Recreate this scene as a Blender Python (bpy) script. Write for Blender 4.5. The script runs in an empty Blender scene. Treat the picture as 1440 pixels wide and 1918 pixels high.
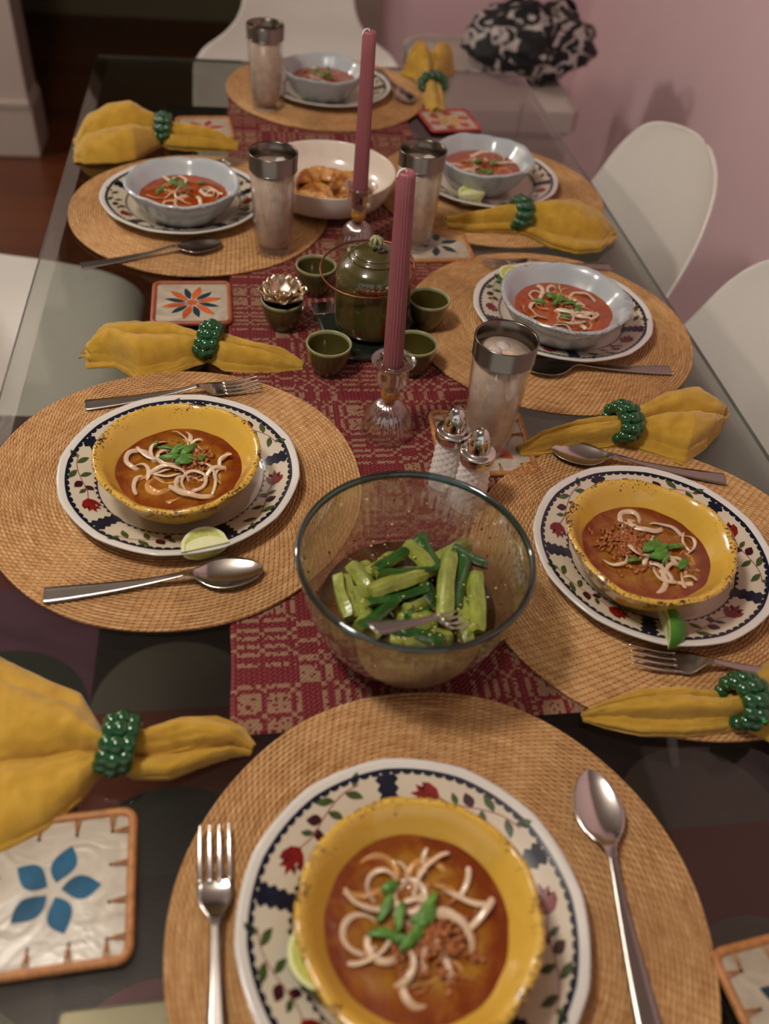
import bpy, math, random
from mathutils import Vector, Matrix, noise
PI = math.pi
TZ = 0.75                      # table top height
S = bpy.context.scene
COL = S.collection
R0 = random.Random(7)

# ------------------------------------------------------------------ helpers
def lin(h):
    out = []
    for i in (0, 2, 4):
        c = int(h[i:i+2], 16) / 255
        out.append(c / 12.92 if c < .04045 else ((c + .055) / 1.055) ** 2.4)
    return (*out, 1)

class N:
    """small node-tree helper"""
    def __init__(s, name):
        s.m = bpy.data.materials.new(name); s.m.use_nodes = True
        s.t = s.m.node_tree; s.t.nodes.clear()
        s.out = s.t.nodes.new('ShaderNodeOutputMaterial')
    def n(s, typ, **kw):
        nd = s.t.nodes.new('ShaderNode' + typ)
        for k, v in kw.items():
            if k.startswith('i_'):
                key = k[2:]
                nd.inputs[int(key) if key.isdigit() else key.replace('_', ' ')].default_value = v
            else: setattr(nd, k, v)
        return nd
    def l(s, a, b): s.t.links.new(a, b)
    def math(s, op, a, b=None, c=None):
        nd = s.n('Math', operation=op)
        for i, v in enumerate((a, b, c)):
            if v is None: continue
            if isinstance(v, (int, float)): nd.inputs[i].default_value = v
            else: s.l(v, nd.inputs[i])
        return nd.outputs[0]
    def mix(s, f, a, b):
        nd = s.n('Mix', data_type='RGBA')
        for i, v in ((0, f), (6, a), (7, b)):
            if isinstance(v, (int, float, tuple)): nd.inputs[i].default_value = v
            else: s.l(v, nd.inputs[i])
        return nd.outputs[2]
    def ramp(s, f, stops, interp='LINEAR'):
        nd = s.n('ValToRGB'); cr = nd.color_ramp; cr.interpolation = interp
        while len(cr.elements) < len(stops): cr.elements.new(.5)
        for e, (p, c) in zip(cr.elements, stops):
            e.position = p; e.color = c if isinstance(c, tuple) else (c, c, c, 1)
        s.l(f, nd.inputs[0]); return nd.outputs[0]
    def obj(s): return s.n('TexCoord').outputs['Object']
    def noise(s, scale, detail=3, vec=None, rough=.5, dist=0):
        nd = s.n('TexNoise', i_Scale=scale, i_Detail=detail, i_Roughness=rough, i_Distortion=dist)
        s.l(vec if vec is not None else s.obj(), nd.inputs['Vector']); return nd.outputs['Fac']
    def bump(s, h, strength=.3, dist=.001):
        nd = s.n('Bump', i_Strength=strength, i_Distance=dist); s.l(h, nd.inputs['Height']); return nd.outputs['Normal']
    def bsdf(s, color=None, rough=.5, normal=None, **kw):
        b = s.n('BsdfPrincipled')
        if isinstance(color, tuple): b.inputs['Base Color'].default_value = color
        elif color is not None: s.l(color, b.inputs['Base Color'])
        if isinstance(rough, (int, float)): b.inputs['Roughness'].default_value = rough
        else: s.l(rough, b.inputs['Roughness'])
        if normal is not None: s.l(normal, b.inputs['Normal'])
        for k, v in kw.items(): b.inputs[k.replace('_', ' ')].default_value = v
        return b.outputs[0]
    def done(s, sh): s.l(sh, s.out.inputs['Surface']); return s.m

def simple(name, hexc, rough=.5, var=.12, scale=40, bump=0, bscale=200, **kw):
    n = N(name); c = lin(hexc)
    d = tuple(x * (1 - var) for x in c[:3]) + (1,)
    e = tuple(min(1, x * (1 + var)) for x in c[:3]) + (1,)
    nz = n.noise(scale)
    col = n.ramp(nz, [(.3, d), (.7, e)])
    nrm = n.bump(n.noise(bscale, 2), bump, .001) if bump else None
    return n.done(n.bsdf(col, rough, nrm, **kw))

def schlick(n, ior=1.5):
    """thin-wall reflectance, the same from both sides of the wall"""
    r0 = ((ior-1)/(ior+1))**2*1.6; lw = n.n('LayerWeight', i_Blend=.5)
    return n.math('ADD', n.math('MULTIPLY', n.math('POWER', lw.outputs['Facing'], 4.5), 1-r0), r0)
def thin_glass(name, tint, rough=.03, ior=1.5, extra=0.0, ribs=None):
    """clear glass: lets light straight through, reflects by Fresnel"""
    n = N(name)
    tr = n.n('BsdfTransparent', i_Color=tint)
    gl = n.n('BsdfGlossy', i_Color=(1, 1, 1, 1), i_Roughness=rough)
    f = n.math('ADD', schlick(n, ior), extra)
    mx = n.n('MixShader'); n.l(f, mx.inputs[0]); n.l(tr.outputs[0], mx.inputs[1]); n.l(gl.outputs[0], mx.inputs[2])
    return n.done(mx.outputs[0])

def mesh(name, v, f, mats, mi=None, smooth=True):
    me = bpy.data.meshes.new(name); me.from_pydata([tuple(p) for p in v], [], f)
    for m in (mats if isinstance(mats, (list, tuple)) else [mats]): me.materials.append(m)
    if mi: me.polygons.foreach_set('material_index', mi)
    me.polygons.foreach_set('use_smooth', [smooth] * len(f)); me.update(); return me

def obj(name, me, parent=None, loc=None, rot=None):
    o = bpy.data.objects.new(name, me); COL.objects.link(o)
    if parent: o.parent = parent
    if loc: o.location = loc
    if rot is not None: o.rotation_euler = rot if isinstance(rot, tuple) else (0, 0, rot)
    return o
def tag(o, label=None, cat=None, group=None, kind=None):
    if label: o['label'] = label
    if cat: o['category'] = cat
    if group: o['group'] = group
    if kind: o['kind'] = kind
    return o
def thing(name, loc, label, cat, rz=0, group=None):
    o = bpy.data.objects.new(name, None); COL.objects.link(o); o.empty_display_size = .02
    o.location = loc; o.rotation_euler = (0, 0, rz) if not isinstance(rz, tuple) else rz
    return tag(o, label, cat, group)
def dup(root, loc, rz, label, cat=None, group=None):
    def cp(o, par):
        c = o.copy(); COL.objects.link(c)
        if par: c.parent = par
        for ch in list(o.children): cp(ch, c)
        return c
    r = cp(root, None); r.location = loc; r.rotation_euler = (0, 0, rz) if not isinstance(rz, tuple) else rz
    r['label'] = label
    if group: r['group'] = group
    return r

class MB:
    def __init__(s): s.v = []; s.f = []; s.mi = []
    def add(s, v, f, mi=0):
        k = len(s.v); s.v += [Vector(p) for p in v]; s.f += [tuple(i + k for i in q) for q in f]; s.mi += [mi] * len(f); return s
    def box(s, lo, hi, mi=0, mat=None, bev=0):
        x0, y0, z0 = lo; x1, y1, z1 = hi
        if bev:
            v = []; b = bev
            for z, i in ((z0, b), (z0 + b, 0), (z1 - b, 0), (z1, b)):
                for (x, sx) in ((x0, 1), (x1, -1)):
                    pass
                c = [(x0+i+b, y0+i), (x1-i-b, y0+i), (x1-i, y0+i+b), (x1-i, y1-i-b), (x1-i-b, y1-i), (x0+i+b, y1-i), (x0+i, y1-i-b), (x0+i, y0+i+b)]
                v += [(a, d, z) for a, d in c]
            f = []
            for k in range(3):
                for j in range(8): f.append((k*8+j, k*8+(j+1) % 8, k*8+8+(j+1) % 8, k*8+8+j))
            f += [tuple(range(7, -1, -1)), tuple(range(24, 32))]
        else:
            v = [(x, y, z) for z in (z0, z1) for x, y in ((x0, y0), (x1, y0), (x1, y1), (x0, y1))]
            f = [(0, 3, 2, 1), (4, 5, 6, 7), (0, 1, 5, 4), (1, 2, 6, 5), (2, 3, 7, 6), (3, 0, 4, 7)]
        if mat: v = [mat @ Vector(p) for p in v]
        return s.add(v, f, mi)
    def lathe(s, prof, seg=48, mi=0, fn=None, cap0=False, cap1=False, mat=None):
        v = []; f = []
        for (r, z) in prof:
            for j in range(seg):
                a = 2 * PI * j / seg
                rr, zz = (r, z) if fn is None else fn(r, z, a)
                v.append(Vector((rr * math.cos(a), rr * math.sin(a), zz)))
        for k in range(len(prof) - 1):
            for j in range(seg): f.append((k*seg+j, k*seg+(j+1) % seg, (k+1)*seg+(j+1) % seg, (k+1)*seg+j))
        if cap0: f.append(tuple(range(seg - 1, -1, -1)))
        if cap1: f.append(tuple((len(prof)-1)*seg + j for j in range(seg)))
        if mat: v = [mat @ p for p in v]
        return s.add(v, f, mi)
    def tube(s, path, rad, seg=8, mi=0, flat=1.0, closed=False, up=Vector((0, 0, 1)), caps=True):
        P = [Vector(p) for p in path]; n = len(P); v = []; f = []
        for i, p in enumerate(P):
            if closed: t = P[(i+1) % n] - P[i-1]
            else: t = P[min(i+1, n-1)] - P[max(i-1, 0)]
            if t.length < 1e-9: t = Vector((1, 0, 0))
            t.normalize(); up_ = up(i / max(1, n-1)) if callable(up) else up; u = up_ - t * up_.dot(t)
            if u.length < 1e-3: u = Vector((1, 0, 0)) - t * t.x
            u.normalize(); w = t.cross(u)
            r = rad(i / max(1, n-1)) if callable(rad) else rad
            for j in range(seg):
                a = 2 * PI * j / seg
                v.append(p + w * (r * math.cos(a)) + u * (r * flat * math.sin(a)))
        m = n if closed else n - 1
        for i in range(m):
            for j in range(seg):
                a = i*seg; b = ((i+1) % n)*seg
                f.append((a+j, a+(j+1) % seg, b+(j+1) % seg, b+j))
        if not closed and caps: f += [tuple(range(seg-1, -1, -1)), tuple((n-1)*seg + j for j in range(seg))]
        return s.add(v, f, mi)
    def ball(s, c, r, seg=12, rings=8, mi=0, sc=(1, 1, 1), mat=None, fn=None):
        v = []; f = []; c = Vector(c)
        for i in range(rings + 1):
            ph = PI * i / rings
            for j in range(seg):
                a = 2 * PI * j / seg
                d = Vector((math.sin(ph)*math.cos(a), math.sin(ph)*math.sin(a), math.cos(ph)))
                k = 1 if fn is None else fn(d)
                p = Vector((d.x*sc[0], d.y*sc[1], d.z*sc[2])) * (r * k)
                if mat: p = mat @ p
                v.append(c + p)
        for i in range(rings):
            for j in range(seg): f.append((i*seg+j, (i+1)*seg+j, (i+1)*seg+(j+1) % seg, i*seg+(j+1) % seg))
        return s.add(v, f, mi)
    def floor0(s):
        for p in s.v: p.z = max(p.z, .001+.0*p.x)
        return s
    def me(s, name, mats, smooth=True): return mesh(name, s.v, s.f, mats, s.mi, smooth)
    def build(s, name, mats, parent=None, loc=None, rot=None, smooth=True): return obj(name, s.me(name, mats, smooth), parent, loc, rot)

def crv(pts, n):
    """Catmull-Rom through equal-length tuples"""
    P = [tuple(p) for p in pts]; out = []; m = len(P) - 1
    for k in range(n):
        t = k / (n - 1) * m; i = min(int(t), m - 1); u = t - i
        a, b, c, d = P[max(i-1, 0)], P[i], P[i+1], P[min(i+2, m)]
        out.append(tuple(.5*((2*b[j]) + (-a[j]+c[j])*u + (2*a[j]-5*b[j]+4*c[j]-d[j])*u*u + (-a[j]+3*b[j]-3*c[j]+d[j])*u**3) for j in range(len(b))))
    return out
def sstep(a, b, x):
    t = max(0, min(1, (x-a)/(b-a))); return t*t*(3-2*t)

# ------------------------------------------------------------------ materials
def m_straw():
    n = N('woven palm straw'); tc = n.obj(); sp = n.n('SeparateXYZ'); n.l(tc, sp.inputs[0])
    x, y = sp.outputs[0], sp.outputs[1]
    r = n.math('SQRT', n.math('ADD', n.math('MULTIPLY', x, x), n.math('MULTIPLY', y, y)))
    th = n.math('ARCTAN2', y, x)
    ring = n.math('DIVIDE', r, .19/52); k = n.math('FLOOR', ring); u = n.math('FRACT', ring)
    arc = n.math('MULTIPLY', n.math('MULTIPLY', k, .19/52), th)          # metres along each round
    tw = n.math('ADD', n.math('MULTIPLY', arc, 150.0), n.math('MULTIPLY', u, .8))
    tri = n.math('ABSOLUTE', n.math('SUBTRACT', n.math('MULTIPLY', n.math('FRACT', tw), 2), 1))
    stitch = n.math('SUBTRACT', 1, n.math('POWER', tri, 5))
    cb = n.n('CombineXYZ'); n.l(n.math('MULTIPLY', arc, 60), cb.inputs[0]); n.l(n.math('MULTIPLY', k, 3.7), cb.inputs[1]); n.l(n.math('MULTIPLY', u, .6), cb.inputs[2])
    nz = n.noise(1.0, 4, cb.outputs[0], .65)
    cb2 = n.n('CombineXYZ'); n.l(n.math('MULTIPLY', arc, 90), cb2.inputs[0]); n.l(n.math('MULTIPLY', r, 4000), cb2.inputs[1])
    fib = n.noise(1.0, 2, cb2.outputs[0], .6)
    f = n.math('ADD', n.math('MULTIPLY', nz, .7), n.math('MULTIPLY', fib, .3))
    col = n.ramp(f, [(.28, lin('9c6a38')), (.46, lin('c8965e')), (.58, lin('d8aa72')), (.72, lin('e8c48e'))])
    # stitch lines darkened; crease shade between rounds painted into the colour as dark brown
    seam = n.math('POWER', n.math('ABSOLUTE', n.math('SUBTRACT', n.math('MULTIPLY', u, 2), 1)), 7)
    col = n.mix(n.math('MULTIPLY', n.math('POWER', tri, 9), .5), col, lin('6e4320'))
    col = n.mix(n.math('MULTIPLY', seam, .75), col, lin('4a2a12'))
    h = n.math('ADD', n.math('MULTIPLY', stitch, .8), n.math('MULTIPLY', fib, .35))
    return n.done(n.bsdf(col, .62, n.bump(h, 1.0, .0014), Specular_IOR_Level=.35))
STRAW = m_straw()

def m_cloth(name, hexc, dark, light):
    n = N(name); tc = n.obj()
    w1 = n.n('TexWave', bands_direction='X', i_Scale=420.0, i_Distortion=1.5); n.l(tc, w1.inputs['Vector'])
    w2 = n.n('TexWave', bands_direction='Y', i_Scale=420.0, i_Distortion=1.5); n.l(tc, w2.inputs['Vector'])
    weave = n.math('MULTIPLY', w1.outputs['Fac'], w2.outputs['Fac'])
    f = n.math('ADD', n.math('MULTIPLY', n.noise(60, 4), .8), n.math('MULTIPLY', weave, .2))
    col = n.ramp(f, [(.25, lin(dark)), (.5, lin(hexc)), (.75, lin(light))])
    crease = n.noise(55, 4, None, .6, .6)
    h = n.math('ADD', n.math('MULTIPLY', weave, .12), crease)
    return n.done(n.bsdf(col, .85, n.bump(h, .5, .003), Sheen_Weight=.25, Specular_IOR_Level=.2))
MUSTARD = m_cloth('mustard linen', 'bd9432', 'aa8226', 'c8a240')

GLAZE = simple('cream plate glaze', 'c6baa4', .12, .03, 12, Coat_Weight=.5, Coat_Roughness=.06)
GLAZERIM = simple('plate edge glaze', 'd2cdc4', .12, .02, 12)
NAVY = simple('navy underglaze paint', '0c1428', .2, .4, 160)
RUST = simple('rust red underglaze paint', '74140f', .22, .35, 130)
LEAF = simple('olive green underglaze paint', '3f4c26', .22, .25, 160)
PLUM = simple('plum underglaze paint', '381018', .22, .2, 160)
STEM = simple('faded rose stem paint', '8d4a45', .25, .2, 160)

def m_bowl(name, base, speck, stain, R=.0785):
    n = N(name); tc = n.obj(); sp = n.n('SeparateXYZ'); n.l(tc, sp.inputs[0])
    r = n.math('SQRT', n.math('ADD', n.math('MULTIPLY', sp.outputs[0], sp.outputs[0]), n.math('MULTIPLY', sp.outputs[1], sp.outputs[1])))
    edge = n.ramp(r, [(R*.80, 0.0), (R*.90, .5), (R*.985, 1.0)])
    sc = n.noise(430, 3, None, .7, .3); big = n.noise(70, 2)
    v = n.math('ADD', n.math('MULTIPLY', sc, 1.0), n.math('MULTIPLY', big, .45))
    thr = n.math('SUBTRACT', 1.06, n.math('MULTIPLY', edge, .30))
    on = n.math('GREATER_THAN', v, thr)
    c0 = n.ramp(n.noise(25), [(.3, tuple(x*.93 for x in lin(base)[:3])+(1,)), (.7, lin(base))])
    # broth splashes left on the wall of the bowl
    sm = n.math('MULTIPLY', n.math('GREATER_THAN', n.noise(95, 3, None, .7), .6), .35)
    c0 = n.mix(sm, c0, lin(stain))
    col = n.mix(on, c0, lin(speck))
    return n.done(n.bsdf(col, .22, n.bump(n.noise(18, 1), .25, .004), Coat_Weight=.5, Coat_Roughness=.08))
YBOWL = m_bowl('yellow distressed melamine', 'd2a842', '3c1a0c', 'cf9a2c')
BBOWL = m_bowl('pale blue distressed melamine', 'acb3b6', '7d7a74', 'b3ab80', .084)
YBOWL2 = YBOWL; 

def m_broth():
    n = N('coconut curry broth'); tc = n.obj(); sp = n.n('SeparateXYZ'); n.l(tc, sp.inputs[0])
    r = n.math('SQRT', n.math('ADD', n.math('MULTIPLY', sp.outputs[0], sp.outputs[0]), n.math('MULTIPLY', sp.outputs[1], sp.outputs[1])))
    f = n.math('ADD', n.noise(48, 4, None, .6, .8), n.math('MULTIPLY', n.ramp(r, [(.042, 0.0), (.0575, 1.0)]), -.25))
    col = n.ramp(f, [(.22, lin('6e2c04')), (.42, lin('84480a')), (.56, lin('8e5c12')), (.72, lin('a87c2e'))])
    return n.done(n.bsdf(col, .12, n.bump(n.noise(140, 3), .35, .002), Coat_Weight=.3, Coat_Roughness=.05))
BROTH = m_broth()
def m_broth_red():
    n = N('brick red curry broth')
    col = n.ramp(n.noise(48, 4, None, .6, .8), [(.3, lin('8a3206')), (.55, lin('a0450c')), (.75, lin('ab5c1c'))])
    return n.done(n.bsdf(col, .12, n.bump(n.noise(140, 3), .35, .002), Coat_Weight=.6, Coat_Roughness=.05))
BROTHR = m_broth_red()
NOODLE = simple('flat rice noodle', 'd0b698', .3, .12, 60, Subsurface_Weight=.0, Coat_Weight=.3)
NOODLE2 = simple('broth stained rice noodle', 'c08c50', .25, .2, 60, Coat_Weight=.4)
SHALLOT = simple('fried shallot', '9a5a2a', .5, .4, 300)
SCAL = simple('scallion green', '4c7a28', .45, .4, 150)
LIMEP = simple('lime pulp', 'b9bf62', .25, .15, 300, .4, 400)
LIMER = simple('lime rind', '3f7a1c', .35, .2, 120, .2, 600)
LIMEW = simple('lime pith', 'd8d9a4', .4, .05, 60)

def metal(name, hexc, rough, bump=0):
    n = N(name); rr = n.math('ADD', n.math('MULTIPLY', n.noise(30), .08), rough)
    nrm = n.bump(n.noise(60, 2), bump, .001) if bump else None
    return n.done(n.bsdf(lin(hexc), rr, nrm, Metallic=1.0))
STEEL = metal('polished stainless steel', 'c9c4be', .13)
SATIN = metal('brushed stainless steel', 'a39d96', .2)
CHROME = metal('chrome', 'd6d2cc', .04)
SILVER = metal('champagne silver', 'c9b79c', .2, .3)
COPPER = metal('copper wire', '8f5a42', .35)
BRASS = metal('aged brass', 'a8894a', .28)
PLATE_M = metal('nickel mounting plate', '84765e', .35)

CANDLE = simple('dusty rose wax', '8c5053', .45, .06, 20, Subsurface_Weight=.08, Subsurface_Radius=(.01, .004, .003), Subsurface_Scale=.3)
WICK = simple('white cotton wick', 'e6ddd6', .8)
AMBER = simple('honey amber glass', 'a8701c', .08, .15, 30, Coat_Weight=1.0)
CELADON = simple('olive celadon glaze', '4b431d', .14, .22, 14, Coat_Weight=.6, Coat_Roughness=.06)
CELADON_L = simple('pale celadon glaze edge', '8f9066', .2, .15, 60)
CELADON_D = simple('unglazed dark green foot', '262c16', .5, .1)
BEAD = N('bottle green bead glass')
_g = BEAD.bsdf(lin('1e6a34'), .07, None, Transmission_Weight=.55, IOR=1.5, Coat_Weight=.6)
BEAD = BEAD.done(_g)
CORD = simple('dark green cord', '10301a', .8)
MILK = simple('milk glass', 'e6e2da', .22, .02, 30, .3, 500, Subsurface_Weight=.1, Coat_Weight=.4)
WHITEC = simple('white stoneware glaze', 'd9cdbd', .18, .03, 8, Coat_Weight=.4)
def m_dump():
    n = N('pan fried dumpling skin'); tc = n.obj()
    col = n.ramp(n.noise(38, 4, None, .6, .5), [(.3, lin('5a2408')), (.43, lin('a3641f')), (.55, lin('d09a52')), (.7, lin('e0bd82'))])
    return n.done(n.bsdf(col, .4, n.bump(n.noise(120, 3), .4, .002), Coat_Weight=.2))
DUMP = m_dump()
CUKE = simple('cucumber flesh', '8c943e', .25, .25, 110, .4, 260, Coat_Weight=.5)
PEEL = simple('cucumber peel', '1e4a12', .18, .55, 60, .3, 200, Coat_Weight=.7)
CHILI = simple('chili flake', '7d1a08', .4, .3)
SESAME = simple('garlic and sesame bit', 'dcc68c', .45, .1)
RATTAN = simple('rattan cane', 'a8703c', .5, .25, 200, .4, 500)
CAPIZ = N('capiz shell'); CAPIZ = CAPIZ.done(CAPIZ.bsdf(CAPIZ.ramp(CAPIZ.noise(22, 4, None, .6, 2.0), [(.3, lin('988c78')), (.5, lin('ada28e')), (.7, lin('bdb3a0'))]), .28, CAPIZ.bump(CAPIZ.noise(26, 3, None, .6, 2.0), .3, .003)))
BLUEP = simple('turquoise painted shell', '0b4b68', .5, .4, 45, Specular_IOR_Level=.2)
ORANGEP = simple('orange painted shell', 'b8582a', .35, .3, 60)
TEALP = simple('dark teal painted shell', '17303a', .35, .3, 60)
GOLDP = simple('mustard painted shell', 'b98a2a', .35, .3, 60)
REDP = simple('rose red painted shell', 'a03a34', .35, .3, 60)
PINKTILE = simple('terracotta coaster rim', '93482a', .4, .2)
DOT = simple('dark peg hole', '120c08', .8)
CHAIRW = simple('white moulded plastic', 'd8d2c8', .38, .02, 6)
WOODLEG = simple('white steel chair leg', 'b8b2a8', .4)
BLACKM = simple('black powder coated steel', '14100e', .4, .1)
def m_floor():
    n = N('stained oak boards'); tc = n.obj(); mp = n.n('Mapping'); mp.inputs['Scale'].default_value = (1, 1, 1); n.l(tc, mp.inputs[0])
    br = n.n('TexBrick', i_Scale=1.0, i_Mortar_Size=.002, i_Brick_Width=1.4, i_Row_Height=.12, offset=.37); n.l(mp.outputs[0], br.inputs['Vector'])
    br.inputs['Color1'].default_value = lin('6e3a1c'); br.inputs['Color2'].default_value = lin('542812'); br.inputs['Mortar'].default_value = lin('180a05')
    mp2 = n.n('Mapping'); mp2.inputs['Scale'].default_value = (2, 26, 1); n.l(tc, mp2.inputs[0])
    g = n.noise(4, 4, mp2.outputs[0], .6)
    col = n.mix(n.math('MULTIPLY', g, .5), br.outputs['Color'], lin('2c1208'))
    return n.done(n.bsdf(col, .3, n.bump(g, .1, .002)))
FLOORM = m_floor()
def m_wall(name, hexc):
    n = N(name); nz = n.noise(3, 2); c = lin(hexc)
    return n.done(n.bsdf(n.ramp(nz, [(.3, tuple(x*.96 for x in c[:3])+(1,)), (.7, c)]), .75, n.bump(n.noise(260, 3), .25, .001)))
PINK = m_wall('dusty pink wall paint', 'e4c3c6')
CREAM = m_wall('off white wall paint', 'c4b8ae')
OLIVE = m_wall('olive wall paint', '6a6144')
TRIMW = simple('warm white trim paint', 'b5a69a', .4, .02, 5)
def m_table():
    return thin_glass('smoked table glass', (.69, .71, .68, 1), .015, 1.3)
TGLASS = m_table()
n_ = N('polished glass edge'); TEDGE = n_.done(n_.bsdf(lin('5a6058'), .12, None, Transmission_Weight=.3))
BGLASS = None
def m_bglass():
    n = N('ribbed clear bowl glass')
    tr = n.n('BsdfTransparent', i_Color=(.93, .95, .93, 1)); gs = n.n('BsdfGlass', i_Color=(.96, .98, .97, 1), i_Roughness=.0, i_IOR=1.3)
    gl = n.n('BsdfGlossy', i_Roughness=.06, i_Color=(1, 1, 1, 1)); fr = schlick(n)
    m1 = n.n('MixShader'); m1.inputs[0].default_value = .42; n.l(tr.outputs[0], m1.inputs[1]); n.l(gs.outputs[0], m1.inputs[2])
    m2 = n.n('MixShader'); n.l(fr, m2.inputs[0]); n.l(m1.outputs[0], m2.inputs[1]); n.l(gl.outputs[0], m2.inputs[2])
    return n.done(m2.outputs[0])
BGLASS = m_bglass()
TEAL = thin_glass('teal bowl rim glass', (.12, .33, .33, 1), .05, 1.5, .05)
CGLASS = thin_glass('clear candlestick glass', (.95, .93, .92, 1), .05, 1.6, .09)
TUMB = thin_glass('clear tumbler glass', (.95, .95, .94, 1), .03, 1.5, .02)
def m_icewater():
    n = N('cloudy iced drink')
    tr = n.n('BsdfTransparent', i_Color=(.9, .84, .8, 1)); d = n.bsdf(n.ramp(n.noise(90, 3), [(.35, lin('cdb29c')), (.65, lin('e0cbb8'))]), .3)
    m1 = n.n('MixShader'); m1.inputs[0].default_value = .93; n.l(tr.outputs[0], m1.inputs[1]); n.l(d, m1.inputs[2])
    return n.done(m1.outputs[0])
DRINK = m_icewater()
n_ = N('melting ice'); ICE = None
_t = n_.n('BsdfTransparent', i_Color=(.97, .95, .93, 1)); _d = n_.bsdf(lin('e6dcd4'), .1, None)
_m = n_.n('MixShader'); _m.inputs[0].default_value = .55; n_.l(_t.outputs[0], _m.inputs[1]); n_.l(_d, _m.inputs[2]); ICE = n_.done(_m.outputs[0])
BAND = N('smoky silver band'); BAND = BAND.done(BAND.bsdf(lin('7a7064'), .24, None, Metallic=1.0))
def m_dressing():
    n = N('soy chili dressing')
    tr = n.n('BsdfTransparent', i_Color=(.55, .33, .12, 1)); d = n.bsdf(n.ramp(n.noise(60, 3), [(.35, lin('55280c')), (.65, lin('7d5424'))]), .06, n.bump(n.noise(60, 2), .3, .003), Coat_Weight=1.0)
    m1 = n.n('MixShader'); m1.inputs[0].default_value = .6; n.l(tr.outputs[0], m1.inputs[1]); n.l(d, m1.inputs[2])
    return n.done(m1.outputs[0])
DRESS = m_dressing()

# ------------------------------------------------------------------ room
def st(name, mb, m, loc=None, smooth=False):
    o = mb.build(name, m, None, loc, smooth=smooth); o['kind'] = 'structure'; return o
XW, YB = 1.17, 3.15
st('floor', MB().box((-4.2, -2.5, -.05), (XW, 5.2, 0)), FLOORM)
st('wall_right', MB().box((XW, -2.5, 0), (XW+.1, YB+.12, 2.5)), PINK)
st('wall_back', MB().box((.47, YB, 0), (XW, YB+.12, 2.5)), PINK)
st('wall_left', MB().box((-4.3, -2.5, 0), (-4.2, 5.3, 2.5)), CREAM)
st('wall_partition', MB().box((-4.2, YB+.05, 0), (-.84, YB+.17, 2.5)), CREAM)
st('wall_far', MB().box((-4.2, 4.75, 0), (XW, 4.9, 2.5)), OLIVE)
st('ceiling', MB().box((-4.2, -2.5, 2.5), (XW, 5.2, 2.58)), m_wall('taupe ceiling paint', '9a9088'))
st('wall_side', MB().box((XW, YB+.12, 0), (XW+.1, 4.9, 2.5)), CREAM)
tr = MB(); tr.box((.36, YB-.02, 0), (.47, YB+.15, 2.1)); tr.box((.352, YB-.03, 0), (.48, YB+.16, .16), bev=.004)
st('trim_1', tr, TRIMW)
tr = MB(); tr.box((-.84, YB+.02, 0), (-.70, YB+.19, 2.1)); tr.box((-.85, YB+.005, 0), (-.69, YB+.2, .17), bev=.004)
tr.box((-.845, YB+.0, .17), (-.695, YB+.195, .185))
st('trim_2', tr, TRIMW)
def baseboard(name, lo, hi, m):
    mb = MB(); mb.box(lo, hi); st(name, mb, m)
baseboard('baseboard_right', (XW-.015, -2.5, 0), (XW, YB, .12), PINK)
baseboard('baseboard_back', (.48, YB-.015, 0), (XW-.015, YB, .12), PINK)
baseboard('baseboard_far', (-4.2, 4.73, 0), (XW, 4.75, .12), OLIVE)

# rug with overlapping half circles
def m_rug():
    n = N('geometric wool rug'); tc = n.obj(); mp = n.n('Mapping'); mp.inputs['Scale'].default_value = (3.4, 3.4, 3.4); n.l(tc, mp.inputs[0])
    fl = n.n('VectorMath', operation='FLOOR'); n.l(mp.outputs[0], fl.inputs[0]); fr = n.n('VectorMath', operation='FRACTION'); n.l(mp.outputs[0], fr.inputs[0])
    s1 = n.n('SeparateXYZ'); n.l(fr.outputs[0], s1.inputs[0])
    wn = n.n('TexWhiteNoise'); n.l(fl.outputs[0], wn.inputs['Vector'])
    ad = n.n('VectorMath', operation='ADD'); ad.inputs[1].default_value = (7.3, 2.1, 0); n.l(fl.outputs[0], ad.inputs[0])
    wn2 = n.n('TexWhiteNoise'); n.l(ad.outputs[0], wn2.inputs['Vector'])
    dx = n.math('SUBTRACT', s1.outputs[0], .5); dy = s1.outputs[1]
    d = n.math('SQRT', n.math('ADD', n.math('MULTIPLY', dx, dx), n.math('MULTIPLY', dy, dy)))
    inside = n.math('LESS_THAN', d, .5)
    pal = [(0, lin('2a221d')), (.2, lin('86202c')), (.36, lin('6e4656')), (.52, lin('3a3029')), (.7, lin('2c2520')), (.85, lin('7a4030'))]
    pal2 = [(0, lin('6c665a')), (.25, lin('7a3c34')), (.5, lin('3a3c32')), (.7, lin('7c3040')), (.85, lin('8c8474'))]
    c = n.mix(inside, n.ramp(wn.outputs['Value'], pal, 'CONSTANT'), n.ramp(wn2.outputs['Value'], pal2, 'CONSTANT'))
    return n.done(n.bsdf(c, .95, n.bump(n.noise(300, 2), .4, .003)))
tag(MB().box((-.85, -1.2, .0), (1.0, 1.62, .012), bev=.003).build('area_rug', m_rug(), smooth=False), 'dark maroon and charcoal rug with half circles under the glass table', 'rug')

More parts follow.
